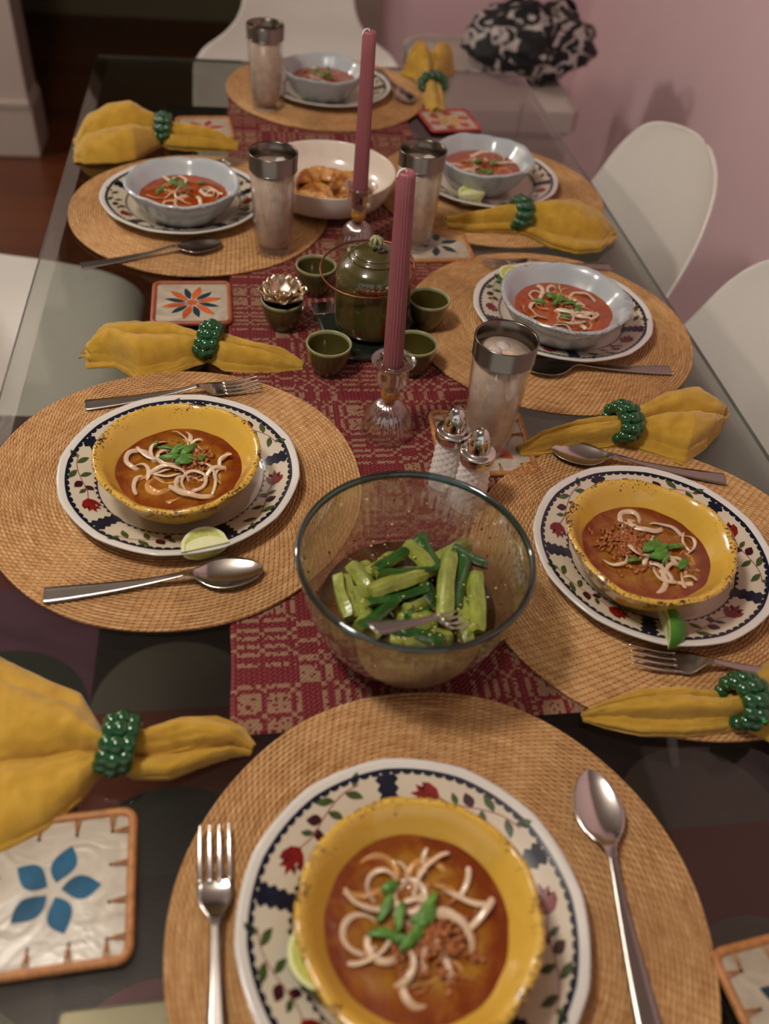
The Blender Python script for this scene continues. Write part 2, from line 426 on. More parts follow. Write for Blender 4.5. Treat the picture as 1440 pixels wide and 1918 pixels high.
# ------------------------------------------------------------------ table
tb = thing('dining_table', (.16, .95, 0), 'long rectangular glass-topped dining table holding all the place settings', 'table')
gx, gy = .412, .97
mb = MB()
b = .026; z1 = TZ; z0 = TZ - .012
ring = [(gx+b, gy+b, z0), (gx+b, gy+b, z1-.006), (gx, gy, z1)]
v = []; f = []
for (a, c, z) in ring: v += [(-a, -c, z), (a, -c, z), (a, c, z), (-a, c, z)]
f = [(3, 2, 1, 0), (8, 9, 10, 11)] + [(k*4+j, k*4+(j+1) % 4, k*4+4+(j+1) % 4, k*4+4+j) for k in range(2) for j in range(4)]
mb.add(v, f); mi = [0, 0] + [1]*4 + [0]*4
o = obj('glass_top', mesh('glass_top', mb.v, mb.f, [TGLASS, TEDGE], mi, False), tb)
for yy, nm in ((-.80, 0), (.72, 1)):
    pm = MB().box((-.295, yy-.05, TZ-.022), (.29, yy+.045, TZ-.0125), bev=.002)
    p = pm.build('mounting_plate', PLATE_M if yy < 0 else BLACKM, tb, smooth=False)
    bo = MB()
    for sx in (-.265, .26): bo.lathe([(.0, TZ-.0122), (.006, TZ-.0122), (.0075, TZ-.0128)], 16, mat=Matrix.Translation((sx, yy+.005, 0)))
    bo.build('bolt', DOT, p)
    for sx in (-.27, .265):
        MB().box((sx-.02, yy-.03, .0122), (sx+.02, yy+.03, TZ-.023), bev=.003).build('leg', BLACKM, tb, smooth=False)
MB().box((-.26, -.78, .28), (.26, .70, .30)).build('stretcher', BLACKM, tb, smooth=False) if False else None

# ------------------------------------------------------------------ runner (overshot weave, cell by cell)
RX0, RX1, RY0, RY1 = -.022, .306, .379, 1.80
cw = .0022; nx = int((RX1-RX0)/cw); ny = int((RY1-RY0)/cw)
SEQ = [(0, 3), (1, 2), (2, 2), (3, 9), (2, 2), (3, 9), (2, 2), (1, 2), (0, 8), (1, 2), (0, 3), (3, 2), (2, 2), (1, 2), (0, 2), (1, 2), (2, 2), (3, 2)]
sq = [b for b, k in SEQ for _ in range(k)]
def yarn(i, j):
    """overshot block figure: 0 crimson float, 1 natural ground, 2 tie-down"""
    bx = sq[(i+5) % len(sq)]; by = sq[(j+10) % len(sq)]
    if bx == by or (bx, by) in ((1, 3), (3, 1)): return 1 if R0.random() > .14 else 0
    return 2 if i % 4 == (0 if j % 2 else 2) else 0
v = []; f = []; mi = []
for j in range(ny+1):
    for i in range(nx+1):
        x = RX0 + i*cw; y = RY0 + j*cw
        if i in (0, nx): x += .0008*math.sin(y*60) + .0012*math.sin(y*23+1)
        zz = .0012 + (.0008 if (i+j) % 2 else 0) + .0005*math.sin(x*30+y*21)
        if i in (0, nx) or j in (0, ny): zz = .0002
        v.append((x, y, zz))
for j in range(ny):
    for i in range(nx):
        a = j*(nx+1)+i; f.append((a, a+1, a+nx+2, a+nx+1)); mi.append(yarn(i, j))
YR = simple('crimson cotton yarn', '66060f', .8, .25, 500, .5, 1500); YN = simple('natural cotton yarn', '8c6a50', .85, .15, 400, .5, 1500); YM = simple('pale tie-down yarn', '783236', .85, .2, 400)
rn = obj('table_runner', mesh('table_runner', v, f, [YR, YN, YM], mi, False), None, (0, 0, TZ+.0004))
tag(rn, 'crimson and natural woven table runner down the middle of the glass table', 'table runner')

# ------------------------------------------------------------------ placemats
MR = .19
def mat_mesh(seed):
    rnd = random.Random(seed); rings = 52; sub = 6; seg = 300; v = [(0, 0, .003)]; f = []
    nr = rings*sub
    ph = rnd.random()*6
    for k in range(1, nr+1):
        u = (k % sub)/sub; r = MR*k/nr
        z = .0014 + .0019*(math.sin(PI*u)**.45 if u > 0 else 0)
        if k == nr: z = .0006
        for j in range(seg):
            a = 2*PI*j/seg
            w = 1 + .004*math.sin(3*a+ph) + .003*math.sin(7*a+2*ph)
            wz = .0012*math.sin(2*a+ph)*(r/MR)**2 * .5
            v.append((r*w*math.cos(a), r*w*math.sin(a), z+wz+.0006))
    for j in range(seg): f.append((0, 1+j, 1+(j+1) % seg))
    for k in range(nr-1):
        for j in range(seg): f.append((1+k*seg+j, 1+(k+1)*seg+j, 1+(k+1)*seg+(j+1) % seg, 1+k*seg+(j+1) % seg))
    k = nr-1; b0 = len(v)
    for j in range(seg):
        p = v[1+k*seg+j]; v.append((p[0]*.985, p[1]*.985, 0))
    for j in range(seg): f.append((1+k*seg+j, b0+j, b0+(j+1) % seg, 1+k*seg+(j+1) % seg))
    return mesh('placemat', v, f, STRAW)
mats = {1: (.1224, .2165), 2: (-.0761, .6743), 3: (.3965, .9606), 4: (.395, .5283), 5: (-.0631, 1.2696), 6: (.3977, 1.356), 7: (.1654, 1.767)}
mlab = {1: 'round woven straw placemat nearest the camera, cutlery on both sides of its plate',
        2: 'round woven straw placemat at the left under the plate with a pale lime wedge',
        3: 'round woven straw placemat at the right under the nearest blue bowl',
        4: 'round woven straw placemat at the right edge left of which stands the cucumber bowl',
        5: 'round woven straw placemat at the far left with a tumbler standing on it',
        6: 'round woven straw placemat at the far right with a bundled napkin on its near edge',
        7: 'round woven straw placemat at the far head of the table before the white armchair'}
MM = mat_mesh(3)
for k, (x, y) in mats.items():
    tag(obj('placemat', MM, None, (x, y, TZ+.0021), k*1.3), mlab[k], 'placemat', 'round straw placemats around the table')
MTOP = TZ + .0065

# ------------------------------------------------------------------ plates
PR = .1204
PROF = [(.000, .0032), (.040, .0032), (.070, .0034), (.0775, .0042), (.083, .0075), (.090, .0105), (.100, .0135), (.110, .0160), (.1155, .0176), (.1185, .0186), (PR, .0182), (.1195, .0158), (.108, .0122), (.09, .0070), (.080, .0026), (.062, .0016), (.058, .0), (.054, .0), (.052, .0018), (0, .0018)]
def zprof(r):
    for (r0, a), (r1, c) in zip(PROF[:10], PROF[1:10]):
        if r <= r1: return a + (c-a)*(r-r0)/(r1-r0)
    return .0186
def wob(a, r):
    q = (a % (PI/6)) - PI/12; s = math.cos(PI/12)/math.cos(q)
    s = 1 + .26*(s-1) - .002
    return 1 + (s-1) * sstep(.104, .118, r)
def plate_me():
    mb = MB(); mb.lathe(PROF, 144, fn=lambda r, z, a: (r*wob(a, r), z))
    seg = 144
    # edge bead in brighter glaze
    for fi in range(len(mb.f)):
        k = fi // seg
        if 7 <= k <= 11: mb.mi[fi] = 1
    def dec(poly, th0, m):
        """poly in (s,t) metres: s along the rim, t out from r=.095"""
        v = []
        for s, t in poly:
            r = .095 + t; a = th0 + s/.095; v.append((r*math.cos(a)*wob(a, r), r*math.sin(a)*wob(a, r), zprof(r)+.00022))
        n = len(poly); c = (sum(p[0] for p in poly)/n, sum(p[1] for p in poly)/n)
        r = .095 + c[1]; a = th0 + c[0]/.095
        v.append((r*math.cos(a), r*math.sin(a), zprof(r)+.00026))
        mb.add(v, [(j, (j+1) % n, n) for j in range(n)], m)
    def band(r0, r1, m, n=144):
        v = []; f = []
        for j in range(n):
            a = 2*PI*j/n
            for r in (r0, r1): v.append((r*wob(a, r)*math.cos(a), r*wob(a, r)*math.sin(a), zprof(r)+.0002))
        for j in range(n): f.append((2*j, 2*j+1, 2*((j+1) % n)+1, 2*((j+1) % n)))
        mb.add(v, f, m)
    band(.1100, .1124, 2)
    band(.0818, .0830, 2)
    for j in range(84):                      # scallops hanging from the outer line
        a0 = 2*PI*j/84
        dec([(.0034*math.cos(q), .0152 - .0028*math.sin(q)) for q in [PI*i/6 for i in range(7)]], a0, 2)
    for j in range(72):
        a0 = 2*PI*j/72
        dec([(.0026*math.cos(q), -.0122 + .0022*math.sin(q)) for q in [PI*i/6 for i in range(7)]], a0, 2)
    def leaf(s, t, ang, L, W, th0, m):
        pts = []
        for i in range(9):
            u = i/8; w = W*math.sin(PI*u**.8)*.5; pts.append((L*u, w))
        for i in range(7, 0, -1):
            u = i/8; w = -W*math.sin(PI*u**1.1)*.5; pts.append((L*u, w))
        c, d = math.cos(ang), math.sin(ang)
        dec([(s + p*c - q*d, t + p*d + q*c) for p, q in pts], th0, m)
    def line(pts, w, th0, m):
        P = crv(pts, 14)
        for (a, b_), (c, d) in zip(P, P[1:]):
            L = math.hypot(c-a, d-b_) or 1; nx_, ny_ = -(d-b_)/L*w/2, (c-a)/L*w/2
            dec([(a+nx_, b_+ny_), (a-nx_, b_-ny_), (c-nx_, d-ny_), (c+nx_, d+ny_)], th0, m)
    for k in range(5):
        th = math.radians(90 + 72*k)
        # zig-zag bar between the panels
        zz = []
        for i in range(9): zz.append((-.0062 - (.0022 if i % 2 else 0), -.0125 + i*.0034))
        for i in range(8, -1, -1): zz.append((.0062 + (.0022 if i % 2 else 0), -.0125 + i*.0034))
        for i in range(4):
            tt = -.0108 + i*.0068
            dec([(-.0082, tt), (-.0052, tt-.0036), (.0052, tt-.0036), (.0082, tt), (.0052, tt+.0036), (-.0052, tt+.0036)], th, 2)
        sp = [(.020, .0100), (.034, .0078), (.052, .0015), (.068, -.003), (.082, -.001)]
        line(sp, .0009, th, 6)
        for (s, t, an, L, W, m) in ((.024, .0098, .9+1.2, .010, .0042, 4), (.031, .0085, -2.5, .0120, .0045, 4), (.040, .006, .55, .0120, .0045, 4), (.048, .003, -2.2, .0110, .0045, 4),
                                    (.055, .000, .75, .0100, .0060, 5), (.061, -.0015, -.9, .0085, .0058, 5), (.066, -.0028, .9, .0085, .0036, 4)):
            leaf(s, t, an, L*1.2, W*1.35, th, m)
        # tulip
        c0, d0 = .082, -.001
        tul = [(0, 0), (.003, .0045), (.008, .0070), (.0125, .0068), (.0112, .0040), (.0165, .0050), (.0148, .0016), (.0200, .0000), (.0150, -.0016), (.0170, -.0052), (.0118, -.0040), (.0128, -.0070), (.008, -.0068), (.003, -.0042)]
        dec([(c0-.002+p*1.16, d0+q*1.25) for p, q in tul], th, 3)
    return mb.me('plate', [GLAZE, GLAZERIM, NAVY, RUST, LEAF, PLUM, STEM])
PM = plate_me()
plates = {1: (.0991, .2162, .05), 2: (-.0706, .6750, -.15), 3: (.4140, .9712, .5), 4: (.3880, .5422, .25), 5: (-.0870, 1.2776, 1.2), 6: (.395, 1.376, 2.0), 7: (.1674, 1.7586, .9)}
plab = {1: 'cream plate with red tulips and navy scallops nearest the camera', 2: 'cream plate with red tulips at the left, pale cut lime wedge on its rim',
        3: 'cream patterned plate under the nearest of the blue bowls, beside the near tumbler', 4: 'cream plate with red tulips at the right, green lime wedge on its rim',
        5: 'cream patterned plate under the blue bowl at the far left', 6: 'cream patterned plate under the blue bowl at the far right, small lime wedge on it', 7: 'cream patterned plate at the far end of the table behind the dumplings'}
for k, (x, y, r) in plates.items():
    tag(obj('dinner_plate', PM, None, (x, y, MTOP), r), plab[k], 'plate', 'painted dinner plates')
PTOP = MTOP + .0035

# ------------------------------------------------------------------ bowls and soups
def bowl_me(seed, m, R=.0785, H=.054):
    rd = random.Random(seed); ph = [rd.random()*6 for _ in range(5)]
    base = [(0, .006), (.030, .006), (.040, .010), (.052, .024), (.063, .038), (.0705, .049), (.0745, .0532), (.0770, .0542), (.0788, .0532), (.0790, .0505), (.070, .034), (.060, .019), (.048, .0065), (.040, .001), (.038, 0), (.033, 0), (.031, .002), (0, .002)]
    prof = crv(base, 70)
    def fn(r, z, a):
        k = sstep(.03, .078, r)
        w = 1 + k*(.010*math.sin(3*a+ph[0]) + .007*math.sin(5*a+ph[1]) + .004*math.sin(9*a+ph[2]) + .0015*math.sin(23*a+ph[3]))
        return r*w*R/.0785, z*H/.054 + k*(.0014*math.sin(4*a+ph[4]) + .0006*math.sin(13*a+ph[2]))
    return MB().lathe([(max(0, r), max(0, z)) for r, z in prof], 120, fn=fn).me('soup_bowl', m)
bowls = {1: (.097, .2055, YBOWL, .0785), 2: (-.0695, .6515, YBOWL, .0785), 3: (.4005, .938, BBOWL, .083), 4: (.365, .5195, YBOWL, .0785), 5: (-.083, 1.238, BBOWL, .080), 6: (.3825, 1.357, BBOWL, .080), 7: (.155, 1.718, BBOWL, .077)}
blab = {1: 'yellow soup bowl with brown chipped rim nearest the camera', 2: 'yellow soup bowl with brown chipped rim on the left plate', 3: 'pale blue soup bowl on the right plate behind the near tumbler',
        4: 'yellow soup bowl with brown chipped rim on the right plate', 5: 'pale blue soup bowl at the far left beside a tumbler', 6: 'pale blue soup bowl at the far right above a small lime wedge', 7: 'pale blue soup bowl at the far end of the table'}
slab = {1: 'orange curry noodle soup with scallions and fried shallots in the nearest yellow bowl', 2: 'orange curry noodle soup with looped noodles in the left yellow bowl', 3: 'red orange noodle soup in the nearest blue bowl',
        4: 'orange curry soup heaped with fried shallots in the right yellow bowl', 5: 'red orange noodle soup in the far left blue bowl', 6: 'red orange noodle soup in the far right blue bowl', 7: 'noodle soup in the blue bowl at the far end'}

def ribbon(path, w, t):
    return MB().tube(path, lambda u: w/2*min(1, .55+6*min(u, 1-u)), 8, flat=t/w)
def soup(k, x, y, R, red, detail):
    rd = random.Random(k*17+3); zb = .034 if k != 1 else .035
    t = thing('noodle_soup', (x, y, PTOP), slab[k], 'soup', 0, 'noodle soups')
    rb = .0605*R/.0785
    mb = MB(); seg = 72; rows = 14; v = [(0, 0, zb)]; f = []
    for i in range(1, rows+1):
        for j in range(seg):
            a = 2*PI*j/seg; r = rb*i/rows
            if i == rows: r *= 1.0
            z = zb + .0009*noise.noise(Vector((r*math.cos(a)*60+k, r*math.sin(a)*60, 0)))*(1 if i < rows else 0)
            v.append((r*math.cos(a), r*math.sin(a), z))
    for j in range(seg): f.append((0, 1+j, 1+(j+1) % seg))
    for i in range(rows-1):
        for j in range(seg): f.append((1+i*seg+j, 1+(i+1)*seg+j, 1+(i+1)*seg+(j+1) % seg, 1+i*seg+(j+1) % seg))
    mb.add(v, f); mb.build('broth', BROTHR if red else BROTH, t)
    # noodles: flat ribbons looping up out of the broth
    cx, cy = {1: (-.006, .012), 2: (.006, -.004), 3: (.0, -.006), 4: (.012, .0), 5: (.004, 0), 6: (0, 0), 7: (0, 0)}[k]
    nn = 34 if detail else 18
    for i in range(nn):
        deep = i % 3 == 0
        a = rd.uniform(0, 2*PI); rr = .040*rd.random()**.55; px, py = cx+rr*math.cos(a), cy+rr*math.sin(a)
        pts = []; hd = rd.uniform(0, 2*PI); cv = rd.choice([-1, 1])*rd.uniform(15, 105)
        n_ = rd.randint(10, 22); top = rd.uniform(-.0006, .0012) if deep else rd.uniform(.0016, .0070)
        for q in range(n_):
            u = q/(n_-1)
            if math.hypot(px, py) > rb*.88: break
            pts.append((px, py, zb - .0026 + (top+.0026)*math.sin(PI*u)**.6 + .0006*math.sin(q*1.1+i)))
            px += .0034*math.cos(hd); py += .0034*math.sin(hd); hd += cv*.0034
        if len(pts) > 5:
            k0 = rd.uniform(0, 6); k1 = rd.uniform(-2.2, 2.2); am = rd.uniform(.2, 1.0)
            w_ = rd.uniform(.0026, .0056)
            MB().tube(crv(pts, len(pts)*3), lambda u: w_/2*min(1, .6+6*min(u, 1-u)), 10, flat=.22,
                      up=lambda u: Vector((am*math.sin(k0+k1*u), am*math.cos(k0+k1*u), 1))).build('noodle', NOODLE2 if deep else NOODLE, t)
    # shallots
    sx, sy, sn, sr = {1: (.006, -.010, 260, .028), 2: (.010, .006, 170, .026), 3: (.004, .004, 60, .016), 4: (-.012, .008, 300, .030), 5: (.004, 0, 35, .013), 6: (0, .002, 30, .013), 7: (0, .006, 30, .012)}[k]
    mb = MB()
    for i in range(sn):
        a = rd.uniform(0, 2*PI); rr = abs(rd.gauss(0, .55))*sr; px, py = sx+rr*math.cos(a), sy+rr*math.sin(a)
        if math.hypot(px, py) > rb*.9: continue
        h = max(0, (1-rr/(sr*1.3)))*.007
        pts = []; hd = rd.uniform(0, 6.3); zz = zb + .0006 + rd.random()*h; q_ = rd.uniform(-320, 320)
        for q in range(6):
            pts.append((px, py, zz + .0012*math.sin(q*2+i))); px += .0019*math.cos(hd); py += .0019*math.sin(hd); hd += q_*.0016
        mb.tube(pts, rd.uniform(.0007, .0021), 6, flat=.4)
    o = mb.build('fried_shallots', SHALLOT, t); o['kind'] = 'stuff'
    # scallions: slanting hollow slices
    gx_, gy_, gn = {1: (.000, -.002, 12), 2: (.0, .010, 12), 3: (-.004, .010, 9), 4: (.006, .000, 13), 5: (-.002, .012, 5), 6: (.002, .0, 5), 7: (.0, .014, 5)}[k]
    for i in range(gn):
        a = rd.uniform(0, 2*PI); rr = rd.uniform(.002, .016) if i < gn-3 else rd.uniform(.018, .036)
        px, py = gx_+rr*math.cos(a), gy_+rr*math.sin(a); hd = rd.uniform(-.4, 1.4); L = rd.uniform(.013, .025); W = rd.uniform(.0050, .0085)
        zz = zb + .004 + (.0045 if i < gn-3 else 0) + rd.random()*.002; v = []; f = []
        nu, nv = 9, 5
        for s in (0, 1):
            for u in range(nu):
                for w in range(nv):
                    uu = u/(nu-1); ww = w/(nv-1)*2-1
                    wid = W/2*(math.sin(PI*min(1, max(0, uu)))**.6+.05)
                    lx = (uu-.5)*L; ly = ww*wid; ly += .22*L*(uu-.5)**2*(1 if i % 2 else -1); lz = .0011*(1-ww*ww) - .0020*(2*uu-1)**2 + .0012*ww*math.sin(i) - s*.0005
                    v.append((px+lx*math.cos(hd)-ly*math.sin(hd), py+lx*math.sin(hd)+ly*math.cos(hd), zz+lz))
        K = nu*nv
        for u in range(nu-1):
            for w in range(nv-1):
                q = u*nv+w; f.append((q, q+nv, q+nv+1, q+1)); f.append((K+q, K+q+1, K+q+nv+1, K+q+nv))
        for u in range(nu-1): f.append((u*nv, K+u*nv, K+u*nv+nv, u*nv+nv)); f.append((u*nv+nv-1, u*nv+2*nv-1, K+u*nv+2*nv-1, K+u*nv+nv-1))
        MB().add(v, f).build('scallion_slice', SCAL, t)
for k, (x, y, m, R) in bowls.items():
    tag(obj('soup_bowl', bowl_me(k, m, R), None, (x, y, PTOP), 0), blab[k], 'bowl', 'yellow soup bowls' if m is YBOWL else 'blue soup bowls')
    soup(k, x, y, R, m is BBOWL, k in (1, 2, 4, 3))

# ------------------------------------------------------------------ lime wedges
def lime(x, y, z, rz, tilt, label, ang=1.75, R=.0205):
    t = thing('lime_wedge', (x, y, z), label, 'lime', (tilt, 0, rz), 'lime wedges')
    # wedge about local X axis; edge of the wedge points up
    nu, nv = 16, 12; rind = MB(); pulp = MB(); v = []; f = []
    for i in range(nu+1):
        u = -1 + 2*i/nu; rr = R*math.sqrt(max(0, 1-u*u))
        for j in range(nv+1):
            a = -PI/2 - ang/2 + ang*j/nv
            v.append((u*R*1.1, rr*math.cos(a), rr*math.sin(a)+R*.97))
    for i in range(nu):
        for j in range(nv): q = i*(nv+1)+j; f.append((q, q+1, q+nv+2, q+nv+1))
    rind.add(v, f)
    rind.build('rind', LIMER, t)
    for sgn in (-1, 1):
        a = -PI/2 + sgn*ang/2
        for fr, m, off in ((1.0, 1, 0), (.86, 0, .0004)):
            v = []; f = []
            for i in range(nu+1):
                u = -1+2*i/nu; rr = R*math.sqrt(max(0, 1-u*u))*fr
                no = Vector((0, -math.sin(a), math.cos(a)))*sgn*off
                p0 = Vector((u*R*1.1*fr, 0, R*.97 - (R*.06 if m == 0 else 0))); p1 = Vector((u*R*1.1*fr, rr*math.cos(a), rr*math.sin(a)+R*.97))
                v += [p0+no, p1+no]
            for i in range(nu): f.append((2*i, 2*i+1, 2*i+3, 2*i+2))
            pulp.add(v, f, m)
    pulp.build('pulp', [LIMEP, LIMEW], t)
    return t
lime(-.0485, .5785, MTOP+.011, .25, 1.05, 'pale cut lime wedge lying on the rim of the left plate')
lime(.3760, .4440, MTOP+.029, 1.45, -2.32, 'lime wedge with dark green rind outward on the rim of the right plate')
lime(.0200, .1930, MTOP+.012, 1.9, .8, 'lime wedge tucked half under the nearest yellow bowl')
lime(.3490, 1.0500, MTOP+.014, .9, .9, 'lime wedge propped at the left rim of the nearest blue bowl')
lime(.3500, 1.3040, MTOP+.012, .2, 1.0, 'small lime wedge in front of the far right blue bowl')

# ------------------------------------------------------------------ cutlery
def sheet(st_, nv=9, th=.0013, n=46):
    """st_: (s, half width, z, dip) -> thin solid strip, s along +x from tip 0"""
    P = crv(st_, n); v = []; f = []
    for sgn in (0, 1):
        for (s, w, z, d) in P:
            for j in range(nv):
                q = j/(nv-1)*2-1; w_ = max(w, .0003)
                v.append((s, q*w_, z + d*q*q - sgn*th*(1-.5*abs(q)**3)))
    K = n*nv
    for i in range(n-1):
        for j in range(nv-1):
            a = i*nv+j; f.append((a, a+1, a+nv+1, a+nv)); f.append((K+a, K+a+nv, K+a+nv+1, K+a+1))
        a = i*nv; f.append((a, a+nv, K+a+nv, K+a)); a += nv-1; f.append((a, K+a, K+a+nv, a+nv))
    f.append(tuple(range(0, nv)) + tuple(K+j for j in range(nv-1, -1, -1))); e = (n-1)*nv
    f.append(tuple(e+j for j in range(nv-1, -1, -1)) + tuple(K+e+j for j in range(nv)))
    return MB().add(v, f)
HAND = [(.072, .0030, .0120, 0), (.085, .0031, .0095, 0), (.105, .0040, .0065, 0), (.135, .0062, .0040, 0), (.165, .0082, .0028, 0), (.186, .0092, .0024, 0), (.194, .0090, .0024, 0)]
SB = [(.0, .0012, .0080, 0), (.003, .0065, .0068, .0012), (.010, .0125, .0045, .0035), (.022, .0175, .0026, .0055), (.036, .0192, .0022, .0060), (.048, .0160, .0036, .0045), (.057, .0098, .0070, .0020), (.064, .0050, .0108, .0004), (.073, .0031, .0120, 0)]
FB = [(.040, .0112, .0034, .0012), (.046, .0122, .0028, .0014), (.054, .0118, .0040, .0012), (.061, .0080, .0075, .0006), (.067, .0042, .0108, 0), (.073, .0030, .0120, 0)]
def spoon(name='spoon'):
    t = thing(name, (0, 0, 0), '', 'spoon')
    sheet(SB, 13).build('spoon_bowl', STEEL, t); sheet(HAND, 5, .0020).build('handle', SATIN, t); return t
def fork(name='fork'):
    t = thing(name, (0, 0, 0), '', 'fork')
    h = sheet(FB, 9).build('fork_head', STEEL, t)
    for k in range(4):
        y = (k-1.5)*.0066
        MB().tube(crv([(.0, y*1.02, .0085), (.010, y*1.05, .0060), (.026, y*1.05, .0036), (.042, y*1.02, .0036)], 12), lambda u: .0007+.0013*min(1, u*1.6), 8, flat=.55).build('tine', STEEL, h)
    sheet(HAND, 5, .0020).build('handle', SATIN, t); return t
sp0, fk0 = spoon(), fork(); used = {}
def cut(proto, tip, end, z, label, group, tilt=0):
    a = math.atan2(end[1]-tip[1], end[0]-tip[0])
    if proto not in used:
        used[proto] = 1; proto.location = (*tip, z); proto.rotation_euler = (0, tilt, a); proto['label'] = label; proto['group'] = group; return proto
    return dup(proto, (*tip, z), (0, tilt, a), label, None, group)
ZC = MTOP - .0004
SG, FG = 'soup spoons', 'dinner forks'
cut(fk0, (-.0349, .3001), (-.032, .1205), ZC, 'steel fork on the nearest placemat left of the plate, tines away', FG)
cut(fk0, (.0129, .8312), (-.1728, .7995), ZC, 'steel fork above the left plate, tines toward the runner', FG)
cut(fk0, (.3274, .4262), (.4504, .4004), ZC, 'steel fork below the right plate, handle under a napkin', FG)
cut(fk0, (.3340, 1.1120), (.52, 1.108), ZC, 'fork mostly hidden beyond the plate of the nearest blue bowl', FG)
cut(fk0, (.0085, 1.4486), (-.12, 1.36), ZC, 'fork tip peeking out behind the far left plate', FG)
cut(sp0, (.2564, .3195), (.2448, .1412), ZC, 'steel spoon on the nearest placemat right of the plate', SG)
cut(sp0, (.0078, .5448), (-.1701, .5295), ZC, 'steel spoon below the left plate, bowl pointing at the glass bowl', SG)
cut(sp0, (.3282, .7028), (.4985, .6571), ZC, 'steel spoon above the right plate beside a bundled napkin', SG)
cut(sp0, (.3330, .8580), (.4842, .8551), ZC, 'spoon in front of the plate of the nearest blue bowl', SG)
cut(sp0, (-.0308, 1.156), (-.1779, 1.1088), ZC, 'spoon in front of the far left plate', SG)
cut(sp0, (.3200, 1.700), (.28, 1.89), ZC, 'spoon right of the plate at the far end', SG)

# ------------------------------------------------------------------ napkins
NS = {
 1: [(-0.2128, 0.2822, -0.2475, 0.4834, 0.03), (-0.1844, 0.3004, -0.2056, 0.4577, 0.03), (-0.1555, 0.3137, -0.1724, 0.4376, 0.032), (-0.1334, 0.3325, -0.143, 0.4232, 0.03), (-0.1202, 0.3520, -0.12, 0.3845, 0.026), (-0.1077, 0.3541, -0.1072, 0.3808, 0.026), (-0.0959, 0.3467, -0.0963, 0.3846, 0.026), (-0.0701, 0.3445, -0.0629, 0.3957, 0.026), (-0.0463, 0.3529, -0.0332, 0.3948, 0.022), (-0.0239, 0.3593, -0.013, 0.3848, 0.016), (-0.0074, 0.3608, -0.0036, 0.3693, 0.008)],
 4: [(0.2677, 0.3676, 0.2677, 0.3747, 0.008), (0.2832, 0.3603, 0.2872, 0.3811, 0.016), (0.3125, 0.35, 0.3215, 0.3896, 0.022), (0.3489, 0.3461, 0.3586, 0.3891, 0.026), (0.3801, 0.3467, 0.3901, 0.3814, 0.026), (0.4018, 0.3502, 0.4054, 0.3785, 0.026), (0.4214, 0.3364, 0.4449, 0.4052, 0.026), (0.4488, 0.3134, 0.5018, 0.4365, 0.026), (0.467, 0.3023, 0.5448, 0.4525, 0.024)],
 2: [(-0.1823, 0.8781, -0.1938, 0.9112, 0.018), (-0.1542, 0.8799, -0.1712, 0.9438, 0.034), (-0.1236, 0.8494, -0.1362, 0.9525, 0.036), (-0.0865, 0.8664, -0.0915, 0.9505, 0.032), (-0.0624, 0.8804, -0.0619, 0.9307, 0.028), (-0.0469, 0.8867, -0.046, 0.9207, 0.027), (-0.028, 0.8699, -0.027, 0.9287, 0.028), (0.0032, 0.8653, 0.0125, 0.9074, 0.026), (0.0346, 0.8649, 0.0441, 0.8988, 0.018), (0.0654, 0.8709, 0.0679, 0.8846, 0.007)],
 3: [(0.2945, 0.7018, 0.2929, 0.7155, 0.005), (0.3191, 0.7018, 0.3249, 0.7337, 0.018), (0.3608, 0.7068, 0.3677, 0.7456, 0.024), (0.3933, 0.7103, 0.4046, 0.7505, 0.026), (0.4149, 0.7142, 0.4215, 0.7514, 0.026), (0.4336, 0.7071, 0.4463, 0.7632, 0.028), (0.4579, 0.6945, 0.4882, 0.7909, 0.034), (0.4787, 0.682, 0.5376, 0.8068, 0.036), (0.5163, 0.7082, 0.557, 0.7823, 0.03), (0.5463, 0.7359, 0.5669, 0.7708, 0.018)],
 5: [(-0.2622, 1.4357, -0.2715, 1.5255, 0.012), (-0.2445, 1.423, -0.2515, 1.5815, 0.034), (-0.1954, 1.4241, -0.2187, 1.5863, 0.052), (-0.1673, 1.4358, -0.1817, 1.5791, 0.058), (-0.1444, 1.4741, -0.1449, 1.5499, 0.042), (-0.1301, 1.4961, -0.1297, 1.5396, 0.032), (-0.1194, 1.4884, -0.1137, 1.5376, 0.032), (-0.0889, 1.4842, -0.0775, 1.5309, 0.03), (-0.0454, 1.4851, -0.0337, 1.5179, 0.024), (-0.0058, 1.49, -0.0021, 1.5124, 0.01)],
 6: [(0.3055, 1.2207, 0.3035, 1.2485, 0.012), (0.3393, 1.2101, 0.3479, 1.2504, 0.020), (0.3814, 1.2084, 0.3924, 1.2507, 0.028), (0.4119, 1.2068, 0.422, 1.2505, 0.032), (0.4291, 1.1945, 0.4469, 1.260, 0.036), (0.4535, 1.1632, 0.4891, 1.2864, 0.040), (0.4892, 1.1477, 0.5249, 1.2966, 0.036), (0.5301, 1.1582, 0.5548, 1.2724, 0.026), (0.5614, 1.1951, 0.5713, 1.2235, 0.012)],
 7: [(.352, 1.672, .384, 1.682, .014), (.352, 1.72, .390, 1.728, .022), (.356, 1.775, .394, 1.784, .028), (.357, 1.81, .392, 1.818, .032), (.35, 1.835, .41, 1.855, .045), (.335, 1.85, .43, 1.885, .06), (.325, 1.865, .445, 1.91, .066)]}
RING = {1: (5, .0255), 2: (5, .028), 3: (4, .0265), 4: (5, .0265), 5: (5, .030), 6: (3, .029), 7: (2, .029)}
nlab = {1: 'large mustard napkin fanned out at the left edge above the blue flower coaster', 4: 'mustard napkin at the lower right with its folded tip pointing at the runner', 2: 'mustard napkin left of the green tea cups, above the left placemat',
        3: 'mustard napkin right of the near tumbler, above the right yellow bowl', 5: 'rumpled mustard napkin at the far left table edge', 6: 'mustard napkin on the far right placemat in front of the blue bowl', 7: 'mustard napkin pulled through its ring at the far right corner'}
